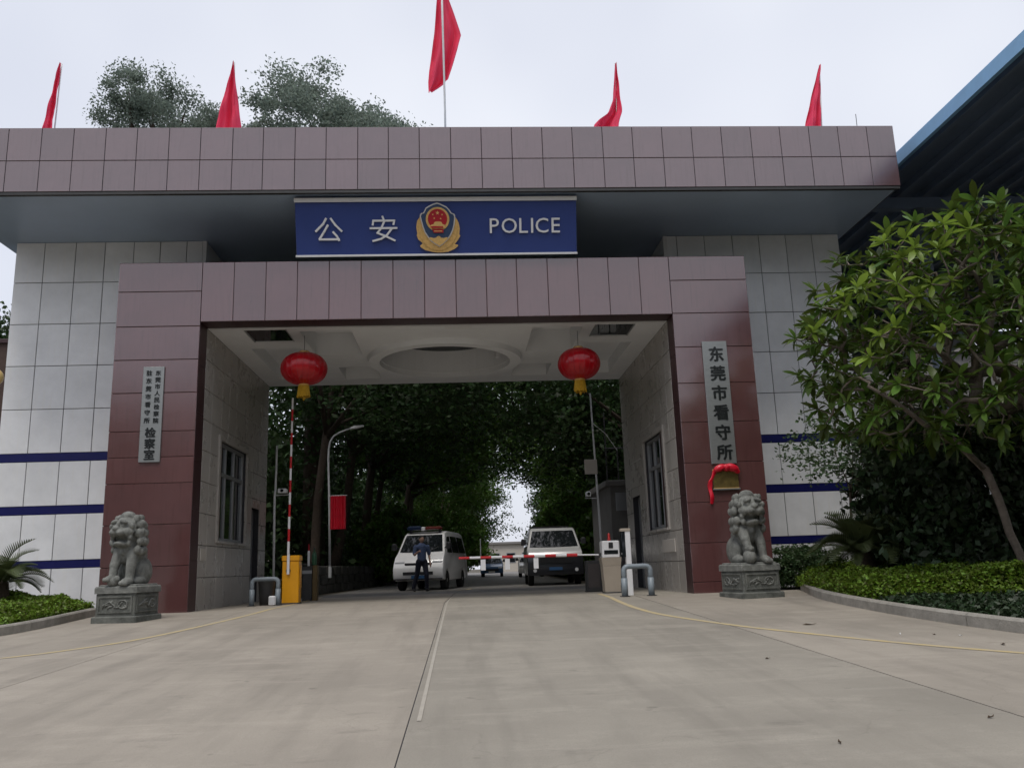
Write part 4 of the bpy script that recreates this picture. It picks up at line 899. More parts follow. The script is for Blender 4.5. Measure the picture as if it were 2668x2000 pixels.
# ------------------------------------------------------------------ vehicles
def vehicle(name, label, loc, rz, outline, hw, glass_front, side_windows, wheels, paint, lower, belt, lights, extras, group=None, wr_=.31):
    """outline: side polygon (y,z), front at y=0; hw(z): half width"""
    t = root(name, loc, label, 'van' if 'van' in label else ('car'), group, rz)
    def hull(poly, m, nm, out=0.0, par=t, bevel=.05):
        mb = MB(); n = len(poly)
        vs = [(-hw(z)-out, y, z) for y, z in poly]+[(hw(z)+out, y, z) for y, z in poly]
        fs = [tuple(range(n)), tuple(range(2*n-1, n-1, -1))]+[(j, (j+1) % n, n+(j+1) % n, n+j) for j in range(n)]
        me = MB().add(vs, fs).mesh(nm, m)
        o = bpy.data.objects.new(nm, me); COL.objects.link(o)
        if bevel:
            bv = o.modifiers.new('b', 'BEVEL'); bv.width = bevel; bv.segments = 3; bv.limit_method = 'ANGLE'; bv.angle_limit = R(20)
            dg = bpy.context.evaluated_depsgraph_get(); me2 = bpy.data.meshes.new_from_object(o.evaluated_get(dg)); o.data = me2
            me2.polygons.foreach_set('use_smooth', [True]*len(me2.polygons)); me2.name = nm
        o.parent = par; return o
    body = hull(outline, paint, 'body')
    if lower: hull(lower, 'carblack', 'lower_body', .012, t, .03)
    # windscreen and rear glass on the slanted front strip
    (ya, za), (yb_, zb) = glass_front
    nrm = Vector((0, -(zb-za), (yb_-ya))).normalized()*.012
    vs = []; nx = 8; nz = 4
    for i in range(nz+1):
        k = i/nz; y = ya+(yb_-ya)*k; z = za+(zb-za)*k; w = hw(z)-.075
        for j in range(nx+1):
            u = -1+2*j/nx; vs.append((u*w, y+nrm.y-.02*(1-u*u), z+nrm.z))
    MB().add(vs, [(i*(nx+1)+j, i*(nx+1)+j+1, (i+1)*(nx+1)+j+1, (i+1)*(nx+1)+j) for i in range(nz) for j in range(nx)]).build('windscreen', 'glassdark', t, smooth=True)
    for s in (-1, 1):
        for poly in side_windows:
            vs = [(s*(hw(z)+.008), y, z) for y, z in poly]
            MB().add(vs, [tuple(range(len(vs)))]).build('side_window', 'glassdark', t)
        # mirrors
        mz = za+.18; MB().tube([(s*(hw(mz)-.02), ya+.15, mz-.08), (s*(hw(mz)+.10), ya+.08, mz)], .02, 6).build('mirror_arm', 'plastic', t)
        m_ = MB().bbox((s*(hw(mz)+.16)-.085, ya-.02, mz-.10), (s*(hw(mz)+.16)+.085, ya+.10, mz+.12), .035).build('mirror', 'plastic', t)
        # lamps
        lx0, lx1, lz0, lz1, ly = lights
        MB().bbox((min(s*lx0, s*lx1), ly-.015, lz0), (max(s*lx0, s*lx1), ly+.10, lz1), .02).build('headlight', 'lens', t)
        for wy in wheels:
            wx = s*(hw(.4)-.12)
            ty = MB().lathe([(wr_*.62, -.09), (wr_*.95, -.095), (wr_, -.07), (wr_, .07), (wr_*.95, .095), (wr_*.62, .09)], n=28).build('tyre', 'tyre', t, smooth=True, loc=(wx, wy, wr_), rot=(0, math.pi/2, 0)); ty.name = 'wheel'
            MB().lathe([(wr_*.6, -.06), (wr_*.6, .085), (wr_*.45, .07), (wr_*.2, .09), (.02, .092)], n=20).build('rim', 'rim', ty, smooth=True, rot=(0, 0 if s > 0 else math.pi, 0))
    # wipers
    for x in (-.35, .25): MB().tube([(x, ya-.01+nrm.y, za+.02), (x+.32, ya+.12+nrm.y*1.5, za+.02+.12*(zb-za)/(yb_-ya))], .008, 5).build('wiper', 'plastic', t)
    extras(t, hw)
    return t
def arch(y, r, z0=.30, n=7): return [(y-r*math.cos(a), z0+r*math.sin(a)) for a in np.linspace(0, math.pi, n)]
# white minivan
def hw_van(z): return .84 if z < 1.05 else .84-.17*(z-1.05)/.85
ov = [(0, .36), (-.03, .45), (-.05, .56), (-.045, .72), (.0, .79), (.05, .90), (.20, 1.08), (.44, 1.22), (.97, 1.82), (1.12, 1.89), (1.6, 1.94), (3.6, 1.94), (4.0, 1.86), (4.22, 1.1), (4.24, .40)]
ov = ov+list(reversed(arch(3.35, .37)))+list(reversed(arch(.72, .37)))
def van_extra(t, hw):
    MB().bbox((-.5, -.062, .50), (.5, -.03, .60), .004).build('bumper_grille', 'plastic', t)
    MB().bbox((-.45, .0, .81), (.45, .06, .885), .01).build('grille', 'plastic', t)
    MB().bbox((-.22, -.07, .385), (.22, -.036, .485), .003).build('number_plate', 'carblue', t)
    MB().bbox((-.80, -.035, .345), (.80, .06, .39), .01).build('bumper_lip', 'plastic', t)
    MB().bbox((-.62, .95, 1.985), (-.10, 1.25, 2.12), .05).build('light_bar', 'carnavy', t)
    MB().bbox((.0, .95, 1.985), (.58, 1.25, 2.09), .05).build('light_bar', 'darkred', t)
    MB().bbox((-.12, .95, 1.96), (.02, 1.25, 2.08), .03).build('siren', 'whitemetal', t)
    for x in (-.5, .5): MB().bbox((x-.03, 1.0, 1.88), (x+.03, 1.2, 1.99), .005).build('bar_foot', 'plastic', t)
vehicle('police_van', 'white minivan with roof light bar waiting on the left lane behind a walking officer', (-1.32, 10.9, 0), R(-11), ov, hw_van, ((.455, 1.235), (.955, 1.80)),
        [[(.75, 1.20), (1.10, 1.72), (1.55, 1.76), (1.55, 1.20)], [(1.65, 1.2), (1.65, 1.76), (2.7, 1.76), (2.7, 1.2)], [(2.8, 1.2), (2.8, 1.76), (3.75, 1.74), (3.95, 1.2)]], (.72, 3.35), 'vanwhite', None, 1.1, (.46, .80, .80, .93, .05), van_extra)
# pale off-roader with dark lower body
def hw_suv(z): return .93 if z < 1.2 else .93-.17*(z-1.2)/.75
os_ = [(0, .42), (-.02, .60), (0, .98), (.08, 1.12), (.50, 1.24), (.98, 1.86), (1.2, 1.95), (4.0, 1.96), (4.4, 1.9), (4.6, 1.2), (4.62, .5)]
os_ = os_+list(reversed(arch(3.65, .42, .34)))+list(reversed(arch(.85, .42, .34)))
low = [(-.06, .34), (-.07, .60), (-.05, .98), (.30, 1.0), (.34, .70), (.34, .34)]
def suv_extra(t, hw):
    MB().bbox((-.55, -.085, .72), (.55, -.065, .94), .01).build('grille', 'plastic', t)
    for i in range(5): MB().box((-.53, -.093, .74+.04*i), (.53, -.086, .752+.04*i)).build('grille_bar', 'greymetal', t)
    MB().bbox((-.22, -.095, .50), (.22, -.072, .60), .003).build('number_plate', 'carblue', t)
    for s in (-1, 1):
        MB().tube([(s*.62, 1.7, 2.0), (s*.62, 4.1, 2.0)], .02, 6).build('roof_rail', 'plastic', t)
        MB().tube([(s*.70, -.085, .50), (s*.70, -.06, .50)], .06, 12).build('fog_lamp', 'lens', t)
    for y in (1.9, 2.7, 3.5): MB().box((-.66, y, 2.012), (.66, y+.05, 2.04)).build('roof_rack_bar', 'plastic', t)
    for y in (1.8, 3.9):
        for s in (-1, 1): MB().box((s*.62-.02, y, 1.93), (s*.62+.02, y+.06, 1.99)).build('rack_foot', 'plastic', t)
vehicle('off_roader', 'pale off-road car with black bumper and roof rack behind the lowered boom', (3.25, 11.6, 0), R(-2), os_, hw_suv, ((.53, 1.275), (.96, 1.835)),
        [[(.95, 1.35), (1.22, 1.82), (2.3, 1.84), (2.3, 1.35)], [(2.4, 1.35), (2.4, 1.84), (3.3, 1.84), (3.3, 1.35)], [(3.4, 1.35), (3.4, 1.84), (4.2, 1.82), (4.35, 1.35)]], (.85, 3.65), 'silverpaint', low, 1.2, (.60, .88, .80, .96, .0), suv_extra, wr_=.36)
# small parked cars at the far end of the avenue
def hw_car(z): return .80 if z < .9 else .80-.20*(z-.9)/.55
oc = [(0, .25), (-.02, .5), (.05, .72), (.9, .90), (1.5, 1.40), (2.9, 1.44), (3.6, .98), (4.1, .92), (4.15, .3)]
oc = oc+list(reversed(arch(3.3, .33, .25)))+list(reversed(arch(.8, .33, .25)))
def car_extra(t, hw):
    MB().bbox((-.5, -.04, .42), (.5, -.018, .56), .006).build('grille', 'plastic', t); MB().bbox((-.22, -.05, .30), (.22, -.03, .40), .003).build('number_plate', 'whitemetal', t)
sw = [[(1.25, .95), (1.55, 1.34), (2.15, 1.36), (2.15, .95)], [(2.25, .95), (2.25, 1.36), (2.85, 1.36), (3.3, .98)]]
vehicle('parked_car', 'small dark blue car far down the avenue', (2.15, 44, 0), R(-3), oc, hw_car, ((.93, .93), (1.46, 1.36)), sw, (.8, 3.3), 'carblue', None, .9, (.45, .74, .55, .68, .02), car_extra)
vehicle('parked_car', 'small white car parked far behind the boom', (4.35, 36, 0), R(-3), oc, hw_car, ((.93, .93), (1.46, 1.36)), sw, (.8, 3.3), 'vanwhite', None, .9, (.45, .74, .55, .68, .02), car_extra)

# ------------------------------------------------------------------ officer
of = root('person', (-1.15, 9.85, 0), 'officer in pale blue shirt and navy trousers walking in front of the white minivan', 'person', rz=R(20))
blob([('c', (0, 0, .95), (.0, 0, 1.36), .125, .13), ('e', (0, 0, 1.34), (.19, .11, .10), (0, 0, 0)), ('c', (0, 0, 1.40), (.0, -.02, 1.52), .055, .05), ('e', (0, -.03, 1.60), (.076, .092, .108), (0, 0, 0)), ('e', (0, -.12, 1.585), (.016, .024, .022), (0, 0, 0)),
      ('e', (0, -.10, 1.545), (.035, .025, .02), (0, 0, 0)), ('e', (.078, -.02, 1.59), (.012, .022, .03), (0, 0, 0)), ('e', (-.078, -.02, 1.59), (.012, .022, .03), (0, 0, 0)),
      ('c', (.19, 0, 1.36), (.25, .03, 1.10), .05, .04), ('c', (.25, .03, 1.10), (.24, -.10, .88), .038, .028), ('e', (.24, -.125, .82), (.022, .035, .055), (0, 0, 0)),
      ('c', (-.19, 0, 1.36), (-.25, -.06, 1.12), .05, .04), ('c', (-.25, -.06, 1.12), (-.20, -.26, 1.20), .038, .028), ('e', (-.18, -.31, 1.22), (.025, .05, .03), (0, 0, 0))]
     + [('c', (.225+.012*i, -.14, .79), (.222+.012*i, -.15, .72+.008*abs(i-1)), .0095, .008) for i in range(4)] + [('c', (.22, -.14, .84), (.205, -.17, .79), .01, .009)]
     + [('c', (-.17+.0*i, -.34, 1.245-.016*i), (-.15, -.40, 1.235-.016*i), .0095, .008) for i in range(4)] + [('c', (-.165, -.32, 1.245), (-.14, -.35, 1.27), .01, .009)]
     + [('c', (.09, 0, .92), (.12, -.10, .50), .085, .055), ('c', (.12, -.10, .50), (.15, -.02, .10), .053, .036), ('c', (-.09, 0, .92), (-.13, .10, .50), .085, .055), ('c', (-.13, .10, .50), (-.20, .24, .12), .053, .036)], .011, 'body', 'skin', of, smooth=2)
blob([('c', (0, 0, .98), (0, 0, 1.36), .142, .148), ('e', (0, 0, 1.35), (.215, .125, .10), (0, 0, 0)), ('c', (.20, 0, 1.36), (.245, .02, 1.16), .07, .062), ('c', (-.20, 0, 1.36), (-.245, -.04, 1.16), .07, .062)], .013, 'shirt', 'shirt', of, smooth=2)
blob([('e', (0, 0, .93), (.165, .13, .12), (0, 0, 0)), ('c', (.09, 0, .90), (.12, -.10, .50), .105, .078), ('c', (.12, -.10, .50), (.15, -.02, .10), .076, .066), ('c', (-.09, 0, .90), (-.13, .10, .50), .105, .078), ('c', (-.13, .10, .50), (-.20, .24, .12), .076, .066)], .013, 'trousers', 'trouser', of, smooth=2)
blob([('e', (0, -.005, 1.645), (.088, .102, .078), (0, 0, 0))], .012, 'hair', 'hair', of, smooth=2)
for x, y, z, rx in ((.15, -.08, .045, 0), (-.20, .20, .06, .35)):
    blob([('e', (x, y, z), (.052, .135, .045), (rx, 0, 0)), ('e', (x, y+.05, z+.03), (.048, .06, .05), (0, 0, 0))], .012, 'shoe', 'shoe', of, smooth=2)

# ------------------------------------------------------------------ canopy shed on the right, side walls, far buildings
sh_ = root('canopy_shed', (12.2, 2.6, 0), 'large dark canopy roof with a light blue gutter edge on the right', 'canopy')
ex = 10.6-12.2
MB().loft([[(ex, -24, 9.87), (ex, 26, 9.87), (ex, 26, 9.91), (ex, -24, 9.91)], [(14, -24, 11.0), (14, 26, 11.0), (14, 26, 11.05), (14, -24, 11.05)]], cap=True).build('roof_sheet', 'roofunder', sh_)
MB().bbox((ex-.10, -24, 9.54), (ex-.004, 26, 9.865), .02).build('gutter', 'roofedge', sh_)
for i in range(16):
    x = ex+.35+i*.75; z = 9.87+(x-ex)*1.13/(14-ex)
    MB().box((x, -23.9, z-.17), (x+.09, 25.9, z-.006)).build('purlin', 'roofunder', sh_)
for y in (-13.5, 0, 13.5):
    MB().box((ex+.1, y-.12, 9.40), (13.8, y+.12, 9.70)).build('beam', 'roofunder', sh_)
    MB().tube([(0, y, 0), (0, y, 9.4)], .17, 16).build('post', 'postgrey', sh_, smooth=True)
    MB().bbox((-.3, y-.3, 0), (.3, y+.3, .05), .01).build('post_base', 'greymetal', sh_)
wh = root('warehouse', (22, 30, 0), 'dark grey warehouse wall under the canopy roof', 'building')
MB().box((-10, 0, 0), (16, 8, 12.2)).build('wall', 'greywall', wh); MB().box((-10.3, -.3, 12.2), (16.3, 8.3, 12.5)).build('roof', 'farroof', wh)
for i in range(6):
    w_ = MB().box((-8.5+i*4, -.05, 5.5), (-6.3+i*4, -.004, 7.2)).build('window', 'frame', wh); MB().box((-8.4+i*4, -.07, 5.6), (-6.4+i*4, -.052, 7.1)).build('pane', 'glassdark', w_)
bw = root('boundary_wall', (12.9, 1.9, 0), 'white wall with a navy stripe behind the trees on the right', 'wall')
MB().box((-2.6, 0, 0), (6, .2, 3.0)).build('wall_body', 'joint', bw)
tiles(bw, 'wall_panel', 'whitetile', (0, 0, 0), (1, 0, 0), (0, -1, 0), [-2.6, -1.4, -.2, 1.0, 2.2, 3.4, 4.6, 6], [0, .93]); tiles(bw, 'wall_panel', 'whitetile', (0, 0, 0), (1, 0, 0), (0, -1, 0), [-2.6, -1.4, -.2, 1.0, 2.2, 3.4, 4.6, 6], [1.12, 2.1, 3.0])
MB().box((-2.6, -.024, .934), (6, -.001, 1.116)).build('blue_stripe', 'bluestripe', bw); MB().bbox((-2.65, -.06, 3.0), (6.05, .26, 3.08), .01).build('coping', 'whitemetal', bw)
lw = root('side_wall', (-12.6, 3.2, 0), 'dark brown wall beyond the left tiled wing', 'wall'); MB().box((-3, 0, 0), (2.25, .3, 6.4)).build('wall_body', 'brownwall', lw); MB().bbox((-3.05, -.06, 6.4), (2.3, .36, 6.5), .01).build('coping', 'redcore', lw)
gl = root('garden_lamp', (-8.93, -1.0, .06), 'cream globe garden lamp at the left edge before the tiled wing', 'lamp')
MB().tube([(-.25, 0, 0), (-.25, 0, 4.1)], [.06, .045], 10).build('lamp_shaft', 'greymetal', gl); MB().tube([(-.25, 0, 4.05), (-.1, 0, 4.12), (.10, 0, 4.25), (.12, 0, 4.36)], .018, 8).build('lamp_arm', 'gold', gl)
MB().lathe([(.03, -.17), (.09, -.15), (.15, -.07), (.165, 0), (.15, .08), (.10, .14), (.03, .17)], (.13, 0, 4.50), 20).build('globe', 'globe', gl, smooth=True); MB().lathe([(.10, .0), (.11, .03), (.05, .05)], (.13, 0, 4.31), 14).build('globe_cup', 'gold', gl); MB().lathe([(.05, 0), (.03, .04), (.008, .09)], (.13, 0, 4.665), 10).build('finial', 'gold', gl)
gh = root('guard_house', (6.0, 9.6, 0), 'grey annex wall with a railed landing beyond the right passage wall', 'building')
MB().box((-1.35, -1.4, 0), (3, 2.4, 2.95)).build('wall', 'greywall', gh); MB().bbox((-1.5, -1.5, 2.95), (3.1, 2.5, 3.12), .02).build('landing', 'greywall', gh)
for i in range(7): MB().tube([(-1.42+.35*i, -1.42, 3.1), (-1.42+.35*i, -1.42, 5.2 if i % 3 == 0 else 4.1)], .022, 6).build('baluster', 'greymetal', gh)
MB().tube([(-1.45, -1.42, 4.1), (1, -1.42, 4.1)], .028, 6).build('handrail', 'greymetal', gh); MB().bbox((-1.2, -1.43, 2.2), (-.7, -1.405, 2.75), .01).build('window', 'frame', gh)
rw = root('retaining_wall', (-4.6, 8, 0), 'low dark stone retaining wall along the left of the avenue', 'wall')
for i in range(30):
    for k in range(3):
        y = i*1.3+.3*(k % 2); x = .043*y; rnd = random.uniform(0, .03)
        MB().bbox((x-.25, y, k*.30), (x+.05+rnd, y+1.27, k*.30+.29), .03).build('stone_block', 'rubble', rw)
MB().box((-.3, 0, .905), (.1, 1.5, .96)).build('coping', 'rubble', rw)
fb_ = root('far_building', (7.4, 104, 0), 'low beige building at the far end of the avenue', 'building')
MB().box((-4, 0, 0), (5, 6, 3.8)).build('wall', 'farwall', fb_); MB().box((-4.3, -.4, 3.8), (5.3, 6.4, 4.1)).build('roof', 'farroof', fb_)
for i in range(4):
    w_ = MB().box((-3.4+i*2.2, -.04, 1.2), (-2.1+i*2.2, -.004, 2.6)).build('window', 'frame', fb_); MB().box((-3.3+i*2.2, -.06, 1.3), (-2.2+i*2.2, -.042, 2.5)).build('pane', 'glassdark', w_)
lb = root('pale_building', (-13.5, 44, .5), 'pale building glimpsed between the trees on the left of the avenue', 'building')
MB().box((-6, 0, 0), (4.5, 5, 7.5)).build('wall', 'farwall', lb); MB().box((-6.3, -.4, 7.5), (4.8, 5.4, 7.9)).build('roof', 'farroof', lb)
for i in range(4):
    for k in range(2):
        w_ = MB().box((-5+i*2.4, -.04, 1.4+k*3.2), (-3.6+i*2.4, -.004, 3.0+k*3.2)).build('window', 'frame', lb); MB().box((-4.9+i*2.4, -.06, 1.5+k*3.2), (-3.7+i*2.4, -.042, 2.9+k*3.2)).build('pane', 'glassdark', w_)

# ------------------------------------------------------------------ vegetation
def crown_points(rng, n_clump, per, spread, flat=.85, shell=.55):
    d = rng.normal(size=(n_clump, 3)); d /= np.linalg.norm(d, axis=1)[:, None]
    r = (shell+(1-shell)*rng.uniform(0, 1, n_clump))**.8
    c = d*r[:, None]; c[:, 2] *= flat
    lump = 1+.16*np.sin(d[:, 0]*4.1+rng.uniform(0, 6))+.14*np.sin(d[:, 1]*5.3+rng.uniform(0, 6))+.10*np.sin(d[:, 2]*6+rng.uniform(0, 6))
    c *= lump[:, None]
    k = rng.uniform(.6, 1.5, n_clump)
    P = np.repeat(c, per, 0)+np.clip(rng.normal(size=(n_clump*per, 3)), -1.9, 1.9)*spread*np.repeat(k, per)[:, None]*np.array([1, 1, .7])
    return P, c
CROWNS = {}
def crown_mesh(kind, variant, m, leaf, n_clump, per, spread, scale, shell=.55):
    key = (kind, variant)
    if key not in CROWNS:
        rng = np.random.default_rng(100+variant*7+len(kind))
        P, c = crown_points(rng, n_clump, per, spread, shell=shell)
        CROWNS[key] = (quads_mesh('crown', leaf_quads(rng, P*scale, leaf, .55), m), c*scale)
    return CROWNS[key]
def tree(name, label, base, crown_c, crown_s, kind, variant, m, bark, trunk_r, group=None, leaf=.23, n_clump=330, per=56, spread=.085, unit=5.0, limbs=9, lean=0, rz=0, shell=.55):
    """crown_c relative to base; crown_s scale factors on the unit crown"""
    t = root(name, base, label, 'tree', group)
    me, cl = crown_mesh(kind, variant, m, leaf, n_clump, per, spread, unit, shell)
    o = link('crown', me, t, crown_c, (0, 0, rz)); o.scale = crown_s
    rr = random.Random(variant*31+int(base[0]*10)); tk = MB()
    cc = Vector(crown_c); fork = Vector((cc.x*.22+rr.uniform(-.3, .3), cc.y*.3+rr.uniform(-.2, .2), max(1.2, cc.z-crown_s[2]*unit*.75)))
    mid = fork*.5+Vector((rr.uniform(-.2, .2), rr.uniform(-.2, .2), 0))
    tk.tube([(0, 0, -.1), tuple(mid*.3+Vector((0, 0, .1))), tuple(mid), tuple(fork)], [trunk_r*1.35, trunk_r*1.05, trunk_r*.9, trunk_r*.8], 9)
    ca, sa = math.cos(rz), math.sin(rz)
    for i in range(limbs):
        k = cl[rr.randrange(len(cl))]; tip = cc+Vector((k[0]*ca*crown_s[0]-k[1]*sa*crown_s[1], k[0]*sa*crown_s[0]+k[1]*ca*crown_s[1], k[2]*crown_s[2]))*.85
        a = fork.lerp(tip, .4)+Vector((rr.uniform(-.4, .4), rr.uniform(-.4, .4), -.2)); b = fork.lerp(tip, .75)+Vector((rr.uniform(-.3, .3), rr.uniform(-.3, .3), 0))
        tk.tube([tuple(fork-Vector((0, 0, .3))), tuple(a), tuple(b), tuple(tip)], [trunk_r*.62, trunk_r*.4, trunk_r*.22, .015], 6)
    tk.build('trunk', bark, t, smooth=True)
    return t
def cline(y): return .15+.0626*(y+17.5)      # open sight line down the avenue
AV = 'trees lining the avenue'
# two tall trees whose tops show above the roof
tree('tall_tree', 'tall glare-paled green tree rising above the roof left of the wide flag', (-12.3, 18.5, .5), (.1, 0, 18.3), (.74, .75, .78), 'tall', 0, 'leafglare', 'bark', .42, 'tall trees rising behind the roof', leaf=.165, n_clump=250, per=290, spread=.075, limbs=22)
tree('tall_tree', 'tallest glare-paled green tree rising above the roof right of the wide flag', (-6.2, 19.5, .5), (1.5, 0, 18.3), (1.02, .85, .86), 'tall', 1, 'leafglare', 'bark', .45, 'tall trees rising behind the roof', leaf=.165, n_clump=290, per=290, spread=.07, rz=1.0, limbs=26)
# avenue
ORD = ['first', 'second', 'third', 'fourth', 'fifth', 'sixth', 'seventh', 'eighth', 'ninth']
near_l = {13.5: 'dark avenue tree just beyond the passage behind the thin camera pole', 18.5: 'dark forking avenue tree behind the slim street lamp', 23.5: 'avenue tree leaning over the white minivan'}
near_r = {14: 'dark avenue tree just beyond the passage behind the railed landing', 19: 'dark avenue tree arching over the pale off-road car', 24: 'dense dark avenue tree second behind the pale off-road car'}
for i, y in enumerate((13.5, 18.5, 23.5, 29, 35, 41, 48, 56, 64)):
    low = y > 42; x = cline(y)-7.0-.4*(i % 2)-(.35 if low else .2)
    lab = near_l.get(y, '%s tree from the passage in the left row of the avenue' % ORD[i])
    tree('avenue_tree', lab, (x, y, .5), (2.4 if not low else 1.6, .3, 8.5 if not low else 6.2), (1.15, .95, .85) if not low else (.92, .95, 1.05), *(('avenue', i % 3, 'leafdark') if i not in (2, 4, 6) else ('brightavenue', i % 3, 'leafbright')), 'bark', .17+.03*(i % 3), AV, rz=i*1.3)
for i, y in enumerate((14, 19, 24, 30, 37, 44, 51, 59, 67)):
    low = y > 40; x = cline(y)+6.2+.4*(i % 2)+(.4 if low else .3)
    lab = near_r.get(y, '%s tree from the passage in the right row of the avenue' % ORD[i])
    tree('avenue_tree', lab, (x, y, .1), (-2.0 if not low else -.85, .2, 8.1 if not low else 5.7), (1.15, .95, .85) if not low else (.95, .95, 1.05), *(('avenue', (i+1) % 3, 'leafdark') if i not in (3, 5) else ('brightavenue', i % 3, 'leafbright')), 'bark', .2, AV, rz=2+i*1.7)
def bush(name, label, loc, scale, variant, m, group, leaf=.16, kind='bush'):
    t = root(name, loc, label, 'shrub', group)
    me, cl = crown_mesh(kind, variant, m, leaf, 240, 60, .11, 1.0, .45)
    o = link('foliage', me, t, (0, 0, scale[2]*.75), (0, 0, variant*2.1)); o.scale = scale
    mb = MB()
    for k in range(6):
        a = k*1.05; mb.tube([(0, 0, -.05), (.12*math.cos(a)*scale[0], .12*math.sin(a)*scale[1], .4*scale[2]), (.45*math.cos(a)*scale[0], .45*math.sin(a)*scale[1], .95*scale[2])], [.03, .022, .008], 5)
    mb.build('stems', 'bark', t)
    return t
def belt(name, label, pts, h, n, leaf, m, thick, seed):     # a mass of undergrowth nobody could count
    rng = np.random.default_rng(seed); pts = np.array(pts, float)
    seg = rng.integers(0, len(pts)-1, n); u = rng.uniform(0, 1, n)[:, None]
    P = pts[seg]*(1-u)+pts[seg+1]*u
    top = h*(.72+.28*np.sin(P[:, 0]*.9+P[:, 1]*.55+seed)*.6+.15*np.sin(P[:, 1]*1.7+seed))
    z = rng.uniform(0, 1, n)**.8*top
    Q = np.stack([P[:, 0]+rng.normal(size=n)*thick*.5, P[:, 1]+rng.normal(size=n)*thick*.5, z+.1], 1)
    o = link(name, quads_mesh(name, leaf_quads(rng, Q, leaf, .55), m)); return tag(o, label, 'foliage', kind='stuff')
belt('undergrowth', 'dark undergrowth beyond the left row of avenue trees', [(-9.0, 13), (-8.5, 30), (-7, 50), (-5, 75)], 9.5, 60000, .30, 'leafdark', 3.0, 1)
belt('undergrowth', 'dark undergrowth beyond the right row of avenue trees', [(9.0, 14), (10.5, 30), (12, 50), (15, 78)], 6.5, 30000, .30, 'leafdark', 3.0, 2)
belt('undergrowth', 'far dark treetops closing the left of the avenue', [(-24, 20), (-20, 45), (-12, 80)], 13, 22000, .5, 'leafdark', 4, 3)
belt('undergrowth', 'far dark treetops closing the right of the avenue', [(20, 42), (20, 60), (22, 84)], 11, 22000, .5, 'leafdark', 4, 4)
for i, (x, y, s, m) in enumerate(((-2.9, 24, 1.6, 'leafbright'), (-2.4, 31, 1.8, 'leafbright'), (-1.5, 38, 1.9, 'leafbright'), (-.6, 46, 2.0, 'leafbright'), (.5, 56, 2.4, 'leafbright'))):
    bush('roadside_shrub', ['bright green shrub behind the white minivan', 'second bright shrub behind the minivan along the avenue', 'third bright shrub along the left kerb of the avenue', 'fourth bright shrub along the left of the avenue', 'farthest bright shrub left of the sky gap'][i], (x-.6, y, .5), (s, s, s*1.15), i % 3, m, 'shrubs along the left of the avenue', leaf=.13)
for i, (x, y, s) in enumerate(((6.0, 19, 1.7), (6.6, 27, 2.0), (7.2, 36, 2.3), (8.2, 47, 2.4))):
    bush('roadside_shrub', ['dark shrub behind the pale off-road car', 'second dark shrub behind the off-road car', 'third dark shrub along the right of the avenue', 'farthest dark shrub right of the sky gap'][i], (x, y, .1), (s, s, s*1.2), i % 3, 'leafdark', 'shrubs along the right of the avenue', leaf=.13)
belt('undergrowth', 'dark bushes massed behind the white wall on the right', [(11.0, 5), (14, 4.5), (19, 5)], 6.5, 26000, .22, 'leafdark', 1.6, 9)
# trees across the street, facing the gate: they show only as reflections in its glossy panels
belt('treeline', 'dark trees across the street mirrored in the glossy panels', [(-60, -52), (-20, -50), (20, -52), (60, -50)], 16, 20000, 1.1, 'leafdark', 5, 6)
tree('side_tree', 'dark tree behind the left tiled wing', (-13.2, 8.5, 0), (.3, 0, 6.2), (.62, .62, .55), 'avenue', 2, 'leafdark', 'bark', .2)

